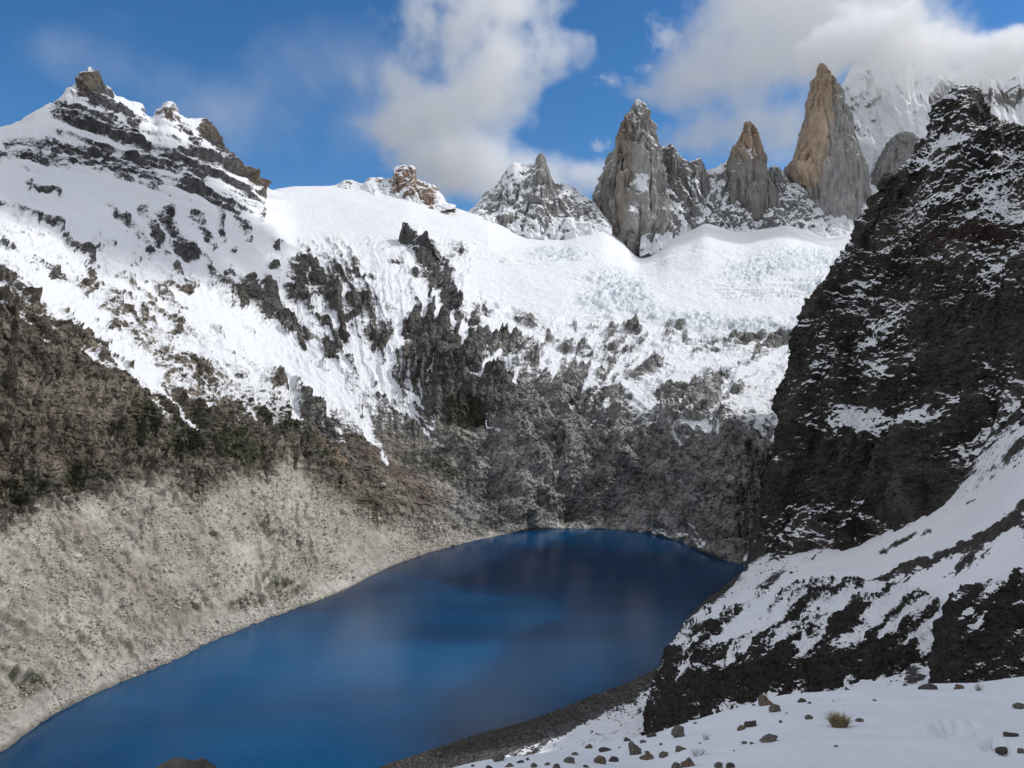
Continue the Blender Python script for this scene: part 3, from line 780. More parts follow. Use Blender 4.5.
def tower(name, rows, D, ratio, label, snowf, tintf, nth=420, nz=520, sc_m=110, amp=38, sq=0.75, lean=0.0):
    ys = np.array([r[0] for r in rows], float); L_ = np.array([r[1] for r in rows], float); R_ = np.array([r[2] for r in rows], float)
    yy = np.linspace(ys[0], ys[-1], nz)
    l, r = cubic(L_, ys, yy), cubic(R_, ys, yy)
    th = np.linspace(0, 2 * math.pi, nth, endpoint=False)
    cx, a = (l + r) / 2, (r - l) / 2
    px = D / F
    ct, st = np.cos(th), np.sin(th)
    sx = np.sign(ct) * np.abs(ct) ** sq; sy = np.sign(st) * np.abs(st) ** sq
    Xp = cx[:, None] + a[:, None] * sx[None]
    dep = D + a[:, None] * px * ratio * sy[None] + lean * (yy[-1] - yy)[:, None] * px
    X3 = (Xp - CX) / F * D; Z3 = np.repeat(((CY - yy) / F * D)[:, None], nth, 1)
    P = np.stack([X3, dep, Z3], -1)
    P = P[:, ::-1]
    N = grid_normals(P)
    N[:, 0] = N[:, 1]; N[:, -1] = N[:, -2]
    c = P.mean(axis=1, keepdims=True)
    sgn = np.sign(np.sum(N * (P - c), -1).mean()); N = N * sgn
    X = P[..., 0] / P[..., 1] * F + CX; Y = CY - P[..., 2] / P[..., 1] * F
    fade = sm(0, 14, (yy - yy[0]))[:, None] * 0.85 + 0.15
    h = far_disp(flat(P), sc_m, amp).reshape(X.shape) * fade
    P2 = P + N * h[..., None]
    pt = Paint(X, Y, 9, warp=4, wl=14)
    o = mesh_from_grid(name, P2, {"snow": snowf(pt, X, Y), "tint": tintf(pt, X, Y), "stint": np.ones(X.shape + (3,)) * SNOW}, M_far, wrap=True, flip=(sgn < 0))
    tag(o, label, "rock spire")
    return o
def tint_const(c): return lambda pt, X, Y: np.ones(X.shape + (3,)) * np.array(c)
GR = [0.25, 0.245, 0.235]
ridge("snowy_ridge", [(800,150),(820,110),(838,90),(852,66),(870,48),(895,34),(920,36),(940,52),(955,70),(972,62),(990,52),(1010,56),(1030,60),(1070,66),(1120,90)],
      0.35, lambda x: 240, 4000, 650, "broad snow plastered massif half hidden in cloud behind the tallest orange spire",
      lambda pt, X, Y: 0.62 + 0.5 * pt.blob(910, 120, 34, 22) - 0.5 * pt.blob(945, 95, 12, 14) - 0.5 * pt.blob(1012, 96, 18, 10) - 0.3 * pt.blob(870, 90, 12, 16) + 0.3 * pt.stroke([(870,150),(850,185)], 8),
      lambda pt, X, Y: np.ones(X.shape + (3,)) * np.array(GR), nu=600, nv=420, amp=42, sc_m=150)
ridge("small_peak", [(466,214),(474,206),(485,195),(497,185),(502,176),(506,170),(515,163),(522,166),(528,165),(535,163),(538,158),(541,155),(545,162),(549,172),(556,183),(568,184),(578,190),(586,197),(592,201),(602,213),(612,224)],
      0.45, lambda x: 236 - 16 * math.exp(-((x - 480) / 18) ** 2), 3380, 300, "low grey snow streaked peak with a pointed tip, left of the tall sharp spire",
      lambda pt, X, Y: -0.02 + 0.45 * pt.blob(515, 178, 10, 12) + 0.3 * pt.stroke([(505,190),(530,215)], 6) - 0.6 * pt.stroke([(541,158),(554,185)], 6) + 0.5 * pt.blob(575, 225, 16, 8),
      tint_const([0.27, 0.265, 0.255]), sc_m=90, amp=42)
ridge("knob_peak", [(318,192),(330,186),(340,183),(350,180),(362,184),(372,178),(384,178),(393,176),(394.5,167),(400,166),(412,166),(415,168),(416.5,178),(424,182),(432,184),(440,194),(448,207),(456,212)],
      0.4, lambda x: 200 + 10 * math.exp(-((x - 420) / 20) ** 2), 3080, 130, "small reddish rocky knob with a blocky top on the snowy skyline",
      lambda pt, X, Y: -0.02 + 0.3 * pt.blob(375, 188, 16, 6) - 0.3 * pt.stroke([(405,190),(440,200)], 8), tint_const([0.25, 0.18, 0.14]), sc_m=60, amp=26, nu=360, nv=160)
ridge("spire_shoulder", [(640,175),(648,160),(655,150),(660,147),(667,146),(672,144),(677,152),(682,158),(689,163),(694,161),(699,158),(703,163),(706,176),(712,188),(720,200),(728,212),(738,226)],
      0.4, lambda x: 246 - max(0, x - 700) * 0.2, 3500, 230, "grey rocky shoulder descending from the tall sharp spire to the snow",
      lambda pt, X, Y: -0.15 + 0.7 * pt.stroke([(668,195),(690,232)], 5) + 0.5 * pt.stroke([(690,180),(712,220)], 4) + 0.5 * pt.blob(700, 240, 22, 10), tint_const([0.21, 0.205, 0.20]), sc_m=80, amp=40)
ridge("rocky_saddle", [(690,190),(700,174),(712,168),(722,163),(735,160),(750,168),(762,176),(768,172),(772,166),(777,164),(782,170),(788,180),(800,184),(812,196),(826,210),(846,222),(880,232)],
      0.4, lambda x: 238, 3560, 260, "snow covered rocky saddle joining the two slim orange topped spires",
      lambda pt, X, Y: 0.12 + 0.4 * pt.blob(712, 205, 14, 22) - 0.5 * pt.blob(776, 172, 7, 8) - 0.3 * pt.blob(765, 200, 14, 12), tint_const([0.22, 0.215, 0.21]), sc_m=70, amp=40)
tower("rock_spire", [(99,637,639),(102,634,642),(108,629,646),(120,623,651),(135,619,655),(150,613,659),(170,607,663),(190,602,666),(210,599,668),(228,603,668),(246,614,665),(266,632,661)],
      3420, 0.8, "tall sharp grey spire with a snow patch halfway up, first of the big spires",
      lambda pt, X, Y: -0.28 + 0.55 * pt.blob(640, 108, 7, 9) + 1.0 * pt.blob(641, 182, 9, 9) + 0.45 * pt.stroke([(640,190),(632,225),(640,245)], 5) + 0.3 * pt.stroke([(645,120),(655,160)], 4),
      lambda pt, X, Y: mixc(np.ones(X.shape + (3,)) * np.array([0.30, 0.29, 0.27]), [0.25, 0.215, 0.18], pt.stroke([(628,120),(620,215)], 8)), sc_m=80, amp=44)
tower("rock_spire", [(170,606,609),(180,602,613),(195,597,617),(212,594,620),(228,597,621),(246,606,618)], 3380, 0.8, "short dark pillar leaning on the left foot of the tall sharp grey spire",
      lambda pt, X, Y: -0.35 + 0.5 * sm(225, 245, Y), tint_const([0.20, 0.18, 0.16]), sc_m=55, amp=26, nth=220, nz=240)
tower("rock_spire", [(120.5,748,750),(123,744,753),(128,742,756),(137,738,759),(150,732,762),(165,726,766),(180,720,769),(200,720,774),(225,724,776)],
      3520, 0.85, "smaller orange brown spire between the sharp grey spire and the tallest one",
      lambda pt, X, Y: -0.42 + 0.9 * pt.blob(752, 151, 6, 4) + 0.3 * pt.stroke([(735,175),(760,185)], 4) + 0.2 * sm(185, 220, Y),
      lambda pt, X, Y: mixc(np.ones(X.shape + (3,)) * np.array([0.22, 0.205, 0.19]), [0.30, 0.225, 0.165], 1 - sm(140, 170, Y)), sc_m=75, amp=34)
tower("rock_spire", [(64,819,823),(70,817,828),(80,814,835),(95,810,842),(110,806,847),(130,802,851),(150,796,856),(163,790,860),(172,785,863),(184,789,866),(200,800,869),(240,812,872)],
      3600, 0.8, "tallest spire, its smooth orange brown face rising into the cloud",
      lambda pt, X, Y: -0.62 + 0.5 * pt.stroke([(838,85),(850,130),(868,175)], 4) + 0.35 * sm(190, 235, Y) + 0.5 * pt.blob(848, 150, 5, 4),
      lambda pt, X, Y: mixc(np.ones(X.shape + (3,)) * np.array([0.27, 0.265, 0.255]), [0.40, 0.29, 0.20], pt.stroke([(824,75),(816,130),(805,175)], 15) * 0.85), sc_m=110, amp=38)
tower("rock_buttress", [(132,903,908),(136,897,914),(143,889,921),(152,882,927),(165,876,934),(185,870,942),(235,864,955)],
      3650, 0.9, "rounded pale grey rock buttress below the hanging glacier, beside the tallest spire",
      lambda pt, X, Y: -0.5 + 0.5 * pt.blob(925, 140, 12, 6), tint_const([0.26, 0.255, 0.245]), sc_m=100, amp=32)
M_mid = mountain_mat("outcrop_mid", 2.9, kz=1.3, z0=0.60, a1=0.6, a2=0.6, bump=0.5)
ridge("rock_rib", [(388,262),(394,250),(400,238),(404,222),(408,224),(413,229),(420,235),(426,230),(430,238),(434,248),(441,260),(448,270),(458,285),(470,300),(482,316),(494,332)],
      0.4, lambda x: 262 + max(0, x - 400) * 0.95, lambda x: 2420 - max(0, x - 405) * 6.5, 110, "jagged dark rock rib jutting out of the snowfield above the headwall",
      lambda pt, X, Y: -0.12 + 0.4 * pt.blob(415, 245, 6, 14) + 0.3 * sm(450, 490, X), tint_const([0.10, 0.095, 0.092]), sc_m=45, amp=26, nu=360, nv=200, mat=M_mid)

# ------------------------------------------------------------------ near snowfield
xsF = [-300, 0, 300, 480, 560, 600, 650, 690, 720, 760, 800, 850, 900, 950, 1024, 1150, 1500]
ycr = [1100, 980, 830, 763, 750, 744, 735, 723, 713, 702, 694, 690, 686, 684, 678, 664, 640]
dcr = [24, 26, 28, 32, 36, 40, 44, 46, 48, 50, 52, 54, 56, 57, 60, 60, 60]
netF = [[(x, 2400, 1.3) for x in xsF], [(x, 1150 + max(0, 300 - x) * 0.5, 5.0) for x in xsF], [(x, max(880, y + 70), 11) for x, y in zip(xsF, ycr)],
        [(x, y + 46, d * 0.52) for x, y, d in zip(xsF, ycr, dcr)], [(x, y, d) for x, y, d in zip(xsF, ycr, dcr)],
        [(x, y + 75, d * 1.35) for x, y, d in zip(xsF, ycr, dcr)], [(x, y + 330, d * 1.8) for x, y, d in zip(xsF, ycr, dcr)]]
def paint_F(X, Y, D, P, N):
    pt = Paint(X, Y, 6, warp=4, wl=12)
    s = np.full(X.shape, 1.2)
    s = s - 1.1 * pt.blob(958, 731, 22, 7) * 0.6 - 1.6 * sm(0.38, 0.6, fbm(np.stack([X / 26, Y / 9, 0 * X], -1).reshape(-1, 3), 5, 0.65, off=6).reshape(X.shape)) * (1 - sm(690, 730, X))
    s = s - 1.4 * (Y > 860) * (1 - sm(300, 420, X))
    return s, np.ones(X.shape + (3,)) * np.array([0.10, 0.085, 0.07]), np.ones(X.shape + (3,)) * SNOW * 1.09, np.ones(X.shape)
def disp_F(P, X, Y, D, rough):
    W = flat(P)
    pt = Paint(X, Y, 6, warp=4, wl=12)
    h = fbm(W / 5.0, 4, 0.5, off=1).reshape(X.shape) * 0.35 * np.clip(D / 30, 0.05, 1) + fbm(W / 0.8, 4, 0.6, off=1).reshape(X.shape) * 0.035
    h2 = ridged(W / 0.9, 4, 0.6, off=8).reshape(X.shape)
    return h - (pt.blob(958, 731, 22, 7) * (0.3 + 0.6 * h2)) - (pt.blob(1002, 749, 16, 5) * (0.3 + 0.4 * h2))
M_F = mountain_mat("near_snow", 0.05, kz=0.6, z0=0.6, a1=0.5, a2=0.4, bump=0.25)
oF, PF = build_sheet("snow_ground", netF, xsF, [0, 1, 2, 3, 4, 4.6, 5.4], 900, 420, paint_F, M_F, disp_F)
tag(oF, "near snowfield in shade where the photographer stands", kind="structure")
def bvh_of(P):
    nv, nu = P.shape[:2]
    idx = np.arange(nv * nu).reshape(nv, nu)
    q = np.stack([idx[:-1, :-1], idx[:-1, 1:], idx[1:, 1:], idx[1:, :-1]], -1).reshape(-1, 4)
    return BVHTree.FromPolygons(P.reshape(-1, 3).tolist(), q.tolist())
def cast(bv, x, y):
    d = Vector(((x - CX) / F, 1.0, (CY - y) / F)).normalized()
    return bv.ray_cast(Vector((0, 0, 0)), d)
bvF = bvh_of(PF[::2, ::2])

def rock_mat(name, c, scale, snow=0.0):
    m, nt, N, L, bs = mat_new(name)
    tc = N.new("ShaderNodeTexCoord"); V = tc.outputs["Object"]
    n1 = noise_node(nt, V, scale, 8, 0.7); n2 = noise_node(nt, V, scale * 6, 4, 0.7)
    cr = N.new("ShaderNodeValToRGB")
    cr.color_ramp.elements[0].position = 0.3; cr.color_ramp.elements[0].color = (*[v * 0.45 for v in c], 1)
    cr.color_ramp.elements[1].position = 0.7; cr.color_ramp.elements[1].color = (*[v * 1.6 for v in c], 1)
    L.new(n1, cr.inputs[0]); L.new(cr.outputs[0], bs.inputs["Base Color"]); bs.inputs["Roughness"].default_value = 0.9
    bs.inputs["Specular IOR Level"].default_value = 0.2
    bp = N.new("ShaderNodeBump"); bp.inputs["Strength"].default_value = 0.6; bp.inputs["Distance"].default_value = 0.03
    L.new(n2, bp.inputs["Height"]); L.new(bp.outputs[0], bs.inputs["Normal"])
    return m
import bmesh
def rock_mesh(name, seed, mat, sub=3, rough=0.5):
    bm = bmesh.new(); bmesh.ops.create_icosphere(bm, subdivisions=sub, radius=1.0)
    co = np.array([v.co[:] for v in bm.verts], np.float32)
    r = np.random.RandomState(seed)
    # cut by a few planes for facets
    for _ in range(9):
        n = r.normal(size=3); n /= np.linalg.norm(n); k = r.uniform(0.55, 0.85)
        dd = co @ n
        co = co - np.outer(np.clip(dd - k, 0, None), n) * 0.9
    nn = co / np.linalg.norm(co, axis=1)[:, None]
    co = co + nn * (fbm(co * 1.3, 5, 0.55, off=seed * 3.1)[:, None] * rough)
    for v, c in zip(bm.verts, co): v.co = c
    me = bpy.data.meshes.new(name); bm.to_mesh(me); bm.free()
    for p in me.polygons: p.use_smooth = sub >= 3
    me.materials.append(mat)
    return me
MR = [rock_mat("brown_rock", (0.15, 0.11, 0.08), 2.0), rock_mat("grey_rock", (0.13, 0.12, 0.10), 2.0), rock_mat("dark_rock", (0.07, 0.06, 0.055), 2.0), rock_mat("pale_rock", (0.42, 0.40, 0.36), 0.5)]
RM = [[rock_mesh("rock", 10 * k + j, MR[k], 4) for j in range(5)] for k in range(4)]
rr = random.Random(5)
def place_rock(x, y, w, h, k, label, group=None, name="rock", bv=None):
    hit = cast(bv or bvF, x, y + h * 0.3)
    if hit[0] is None: return None
    p = hit[0]; d = p.y
    o = bpy.data.objects.new(name, rr.choice(RM[k])); sc.collection.objects.link(o)
    sx = w / 2 * d / F; sz = h / 2 * d / F
    o.scale = (sx, sx * rr.uniform(0.7, 1.0), sz * 1.25)
    o.location = (p.x, p.y, p.z + sz * 0.35)
    o.rotation_euler = (rr.uniform(-0.15, 0.15), rr.uniform(-0.15, 0.15), rr.uniform(-0.5, 0.5))
    tag(o, label, "rock", group)
    return o
for a in [
 (765, 702, 17, 11, 0, "brown angular rock on the crest of the near snowfield, below the black rib"),
 (775, 709, 14, 8, 1, "grey rock just below the brown angular rock on the snow crest"),
 (769, 739, 24, 8, 1, "wide flat grey rock lying alone in open snow left of the grass tuft"),
 (679, 733, 14, 13, 1, "upright pointed grey rock at the left foot of the black rib"),
 (835, 716, 0, 0, 0, None),
 (929, 688, 20, 6, 2, "long low dark rock on the snow crest under the rock buttress"),
 (959, 687, 12, 7, 0, "small brown rock on the crest between the long dark rock and a twiggy plant"),
 (1019, 706, 14, 7, 1, "grey rock at the right edge, below the rock buttress"),
 (902, 684, 7, 5, 0, "tiny brown rock on the snow crest left of the long dark rock"),
 (751, 724, 15, 7, 2, "dark rock, right one of the close pair in the middle snow"),
 (741, 728, 10, 6, 0, "brown rock, left one of the close pair in the middle snow"),
 (689, 763, 16, 10, 0, "brown rock, larger of two touching at the bottom edge"),
 (677, 766, 12, 9, 1, "grey brown rock touching a larger brown one at the bottom edge"),
 (664, 755, 13, 5, 1, "flat grey rock right of the long low brown slab"),
 (648, 757, 17, 6, 0, "long low brown slab near the bottom, under the egg shaped rock"),
 (681, 749, 13, 5, 1, "low grey rock below the upright pointed rock"),
 (1011, 735, 14, 5, 2, "dark flat rock between the melted hollow and the right edge"),
 (1003, 750, 16, 5, 2, "dark rock sunk in a snow hollow at the lower right"),
 (1021, 751, 7, 7, 1, "grey rock cut by the right edge near the bottom corner"),
 (635, 750, 16, 15, 1, "egg shaped grey rock standing at the snowfield's left edge"),
 (499, 758, 15, 9, 1, "pale grey rounded rock farthest left on the snow"),
 (600, 761, 15, 9, 0, "brown rounded rock left of the egg shaped rock at the bottom"),
 (613, 760, 12, 5, 2, "dark flat rock right of the brown rounded rock"),
 (570, 761, 12, 6, 1, "small grey hump of rock at the bottom, left of a brown rounded rock"),
 (557, 766, 9, 6, 1, "small grey rock at the bottom edge, near the rubble shore"),
 (605, 750, 14, 4, 2, "thin dark slab lying slanted on the snow slope's left side"),
 (719, 766, 9, 6, 1, "grey rock on the bottom edge, left of a similar one"),
 (731, 766, 9, 6, 2, "dark rock on the bottom edge, right of a grey one"),
 (175, 764, 46, 26, 1, "tip of a grey boulder poking up in front of the lake"),
]:
    if a[5] and a[0] != 175: place_rock(*a[:6])
rq = random.Random(11)
for x, y, w in [(807,717,9),(861,718,10),(917,732,4),(836,748,5),(751,707,5),(779,721,7),(788,714,5),(799,702,6),(807,703,5),(649,752,9),(618,747,6),(663,746,7),(583,765,9),(545,765,8),
                (489,766,9),(474,764,8),(532,765,7),(755,705,6),(847,690,5),(833,701,4),(876,700,4),(733,752,5),(745,742,7),(752,743,5),(720,731,6),(698,742,5),(645,741,5),(705,731,5),
                (890,709,4),(987,717,6),(940,750,5),(716,714,6),(728,711,7),(694,724,7),(652,734,9),(627,741,7),(590,748,8),(575,752,6),(681,764,6),(518,761,8),(509,765,9),(528,758,6)]:
    if x > 700 and rq.random() < 0.3: continue
    w *= rq.choice([0.6, 0.8, 1.0, 1.3])
    place_rock(x + rr.uniform(-3, 3), y + rr.uniform(-2, 2), w * rr.uniform(0.8, 1.3), w * rr.uniform(0.35, 0.6), rr.choice([0, 1, 2, 1]), "small stone half buried in the near snowfield", "small stones scattered on the near snow", "small_stone")
# boulder near the camera at the bottom left, standing on the ground below the frame
bo = bpy.data.objects.new("boulder", rock_mesh("boulder", 77, MR[1], 5, 0.35)); sc.collection.objects.link(bo)
pb = unproj(178.0, 778.0, 9.0)
bo.location = (pb[0], pb[1], pb[2] - 0.50); bo.scale = (0.55, 0.42, 0.74); bo.rotation_euler = (0.1, 0.35, 0.2)
tag(bo, "grey boulder tip poking up at the bottom edge in front of the lake", "boulder")

# dry grass tufts and twiggy plants
def tuft(x, y, w, h, col, label, n=150, spread=1.0, seed=1, thick=0.006):
    hit = cast(bvF, x, y)
    if hit[0] is None: return
    p = hit[0]; r = random.Random(seed)
    W_, H_ = w / 2 * p.y / F, h * p.y / F
    vs_, fs = [], []
    for i in range(n):
        a = r.uniform(0, 6.28); rad = r.random() ** 0.5 * W_ * 0.5
        bx, by = rad * math.cos(a), rad * math.sin(a)
        tip = Vector((bx + math.cos(a) * W_ * r.uniform(0.2, 0.9) * spread, by + math.sin(a) * W_ * r.uniform(0.2, 0.9) * spread, H_ * r.uniform(0.4, 1.0)))
        b = Vector((bx, by, -0.02)); midp = (b + tip) / 2 + Vector((0, 0, H_ * 0.2))
        side = Vector((-math.sin(a + r.uniform(-1, 1)), math.cos(a), 0)).normalized() * thick * p.y / 40
        k = len(vs_)
        for q, f in ((b, 1), (midp, 0.8), (tip, 0.15)):
            vs_ += [q - side * f, q + side * f]
        fs += [(k, k + 1, k + 3, k + 2), (k + 2, k + 3, k + 5, k + 4)]
    me = bpy.data.meshes.new("grass_tuft"); me.from_pydata([v[:] for v in vs_], [], fs)
    m, nt, N, L, bs = mat_new("dry_grass"); bs.inputs["Base Color"].default_value = (*col, 1); bs.inputs["Roughness"].default_value = 0.8
    me.materials.append(m)
    o = bpy.data.objects.new("dry_plant", me); sc.collection.objects.link(o); o.location = p
    tag(o, label, "plant")
tuft(839, 727, 26, 13, (0.30, 0.24, 0.13), "round tuft of straw coloured dry grass in open snow", n=420, seed=2, thick=0.016)
tuft(979, 691, 12, 9, (0.10, 0.08, 0.06), "dark twiggy plant on the snow crest beside the small brown rock", n=40, seed=3)
tuft(706, 740, 10, 7, (0.12, 0.10, 0.08), "small twiggy plant in the snow between two rocks", n=40, seed=4)
tuft(699, 756, 22, 5, (0.14, 0.12, 0.09), "sparse low twigs poking out of the snow near the bottom", n=50, seed=5, thick=0.01)
tuft(422, 775, 18, 16, (0.30, 0.25, 0.15), "dry grass stalks at the bottom edge by the rubble shore", n=60, seed=6, thick=0.01)

# ------------------------------------------------------------------ loose stones
def stones(name, pos, size, mat, label, seed):
    """one heap of low stones nobody could count"""
    r = np.random.RandomState(seed)
    bm = bmesh.new(); bmesh.ops.create_icosphere(bm, subdivisions=1, radius=1.0)
    bv_ = np.array([v.co[:] for v in bm.verts], np.float32); bf = np.array([[v.index for v in f.verts] for f in bm.faces], np.int32); bm.free()
    n = len(pos)
    V = bv_[None] * (1 + r.uniform(-0.3, 0.3, (n, len(bv_), 1))) * (size[:, None, None] * r.uniform(0.6, 1.2, (n, 1, 3)))
    a = r.uniform(0, 6.28, n); c, s_ = np.cos(a), np.sin(a)
    V = np.stack([V[..., 0] * c[:, None] - V[..., 1] * s_[:, None], V[..., 0] * s_[:, None] + V[..., 1] * c[:, None], V[..., 2]], -1) + pos[:, None]
    Fc = (bf[None] + (np.arange(n) * len(bv_))[:, None, None]).reshape(-1, 3)
    me = bpy.data.meshes.new(name)
    me.vertices.add(n * len(bv_)); me.vertices.foreach_set("co", V.reshape(-1).astype(np.float32))
    me.loops.add(Fc.size); me.loops.foreach_set("vertex_index", Fc.reshape(-1).astype(np.int32))
    me.polygons.add(len(Fc)); me.polygons.foreach_set("loop_start", np.arange(0, Fc.size, 3, dtype=np.int32)); me.polygons.foreach_set("loop_total", np.full(len(Fc), 3, np.int32))
    me.update(calc_edges=True)
    at = me.attributes.new("tone", 'FLOAT', 'POINT'); at.data.foreach_set("value", np.repeat(r.uniform(0.45, 1.35, n), len(bv_)).astype(np.float32))
    me.materials.append(mat)
    o = bpy.data.objects.new(name, me); sc.collection.objects.link(o)
    tag(o, label, kind="stuff")
    return o
def stone_mat(name, c):
    m, nt, N, L, bs = mat_new(name)
    at = N.new("ShaderNodeAttribute"); at.attribute_name = "tone"
    vm = N.new("ShaderNodeVectorMath"); vm.operation = 'SCALE'; vm.inputs[0].default_value = c
    L.new(at.outputs["Fac"], vm.inputs["Scale"]); L.new(vm.outputs[0], bs.inputs["Base Color"]); bs.inputs["Roughness"].default_value = 0.9
    bs.inputs["Specular IOR Level"].default_value = 0.2
    return m
# scree: sample vertices of the valley side in the scree belt
Xm = PM[..., 0] / PM[..., 1] * F + CX; Ym = CY - PM[..., 2] / PM[..., 1] * F
r_ = np.random.RandomState(3)
ysc = np.interp(Xm, [-400,0,50,110,200,262,300,340,380,420,470,520,560], [540,525,505,492,500,476,484,500,520,528,530,534,540])
sel = np.argwhere((Ym > ysc - 6) & (Xm < 560) & (PM[..., 2] > WATER_Z + 0.3) & (Xm > -300) & (PM[..., 1] < 1200))
dn = fbm(np.stack([Xm[sel[:, 0], sel[:, 1]] / 40, Ym[sel[:, 0], sel[:, 1]] / 30, np.zeros(len(sel))], -1), 4, 0.6)
keep = r_.uniform(size=len(sel)) < np.clip(0.35 + dn * 1.6, 0.03, 1)
sel = sel[keep]; sel = sel[r_.choice(len(sel), min(22000, len(sel)), replace=False)]
pos = PM[sel[:, 0], sel[:, 1]]
size = pos[:, 1] / F * np.clip(r_.lognormal(-0.35, 0.40, len(pos)), 0.3, 2.4)
stones("scree_rubble", pos, size, stone_mat("scree_stone", (0.41, 0.385, 0.335)), "pale loose stones covering the lower valley side", 4)
bvM = bvh_of(PM[20:470:2, 130:900:2])
RMp = [rock_mesh("boulder", 300 + j, MR[3], 3) for j in range(4)]
for x, y, w, lab in [
 (77, 557, 9, "largest pale boulder on the left scree, beside the brown gravel streak"),
 (164, 572, 7, "pale boulder, left one of two side by side on the mid scree"),
 (172, 571, 7, "pale boulder, right one of two side by side on the mid scree"),
 (127, 540, 6, "pale boulder high on the scree, above the brown gravel streak"),
 (217, 575, 8, "lone pale boulder on the scree well right of the close pair"),
 (116, 588, 5, "small dark edged boulder on the brown gravel streak"),
 (87, 627, 6, "pale boulder low on the scree, left of two near the shore"),
 (93, 622, 5, "small pale boulder low on the scree, touching a bigger one"),
 (218, 622, 7, "pale boulder just above the shore, below the dark shrubs"),
 (345, 513, 9, "large pale block standing on the reddish slope above the lake"),
 (254, 492, 8, "big pale block at the top rim of the scree"),
 (70, 590, 5, "pale boulder left of the brown gravel streak's middle"),
 (30, 570, 6, "pale boulder near the left edge of the scree"),
 (383, 486, 6, "pale block on the slope below the snow gully's end"),
 (48, 640, 5, "pale boulder on the lower left scree, well above the shore"),
 (262, 505, 6, "pale block on the upper scree below the rim block"),
 (190, 520, 6, "pale boulder beneath the dark green shrub patch")]:
    hit = cast(bvM, x, y)
    if hit[0] is None: continue
    p = hit[0]; r0_ = w / 2 * p.y / F
    o = bpy.data.objects.new("boulder", rr.choice(RMp)); sc.collection.objects.link(o)
    o.location = (p.x, p.y, p.z + r0_ * 0.3); o.scale = (r0_ * 1.1, r0_ * rr.uniform(.8, 1.1), r0_ * rr.uniform(0.75, 1.0))
    o.rotation_euler = (rr.uniform(-.3, .3), rr.uniform(-.3, .3), rr.uniform(0, 6))
    tag(o, lab, "boulder")
# rubble on the near shore
Xr = PR[..., 0] / PR[..., 1] * F + CX; Yr = CY - PR[..., 2] / PR[..., 1] * F
sh_ = PR[..., 2] - WATER_Z
prob = np.clip(1.1 - sh_ / 20.0 + 1.2 * fbm(np.stack([(Xr + Yr) / 50, (Xr * 0.5 - Yr) / 12, 0 * Xr], -1).reshape(-1, 3), 3, 0.5).reshape(Xr.shape), 0, 1) * (Xr < 690) + 0.02 * (sh_ < 60)
sel = np.argwhere((r_.uniform(size=Xr.shape) < prob) & (sh_ > -0.5) & (Xr < 800) & (Xr > 380) & (PR[..., 1] < 900) & (PR[..., 1] > 330))
sel = sel[r_.choice(len(sel), min(11000, len(sel)), replace=False)]
pos = PR[sel[:, 0], sel[:, 1]]
size = pos[:, 1] / F * np.clip(r_.lognormal(-0.2, 0.4, len(pos)), 0.35, 2.6)
stones("shore_rubble", pos, size, stone_mat("shore_stone", (0.085, 0.08, 0.074)), "dark loose stones along the near lake shore", 5)

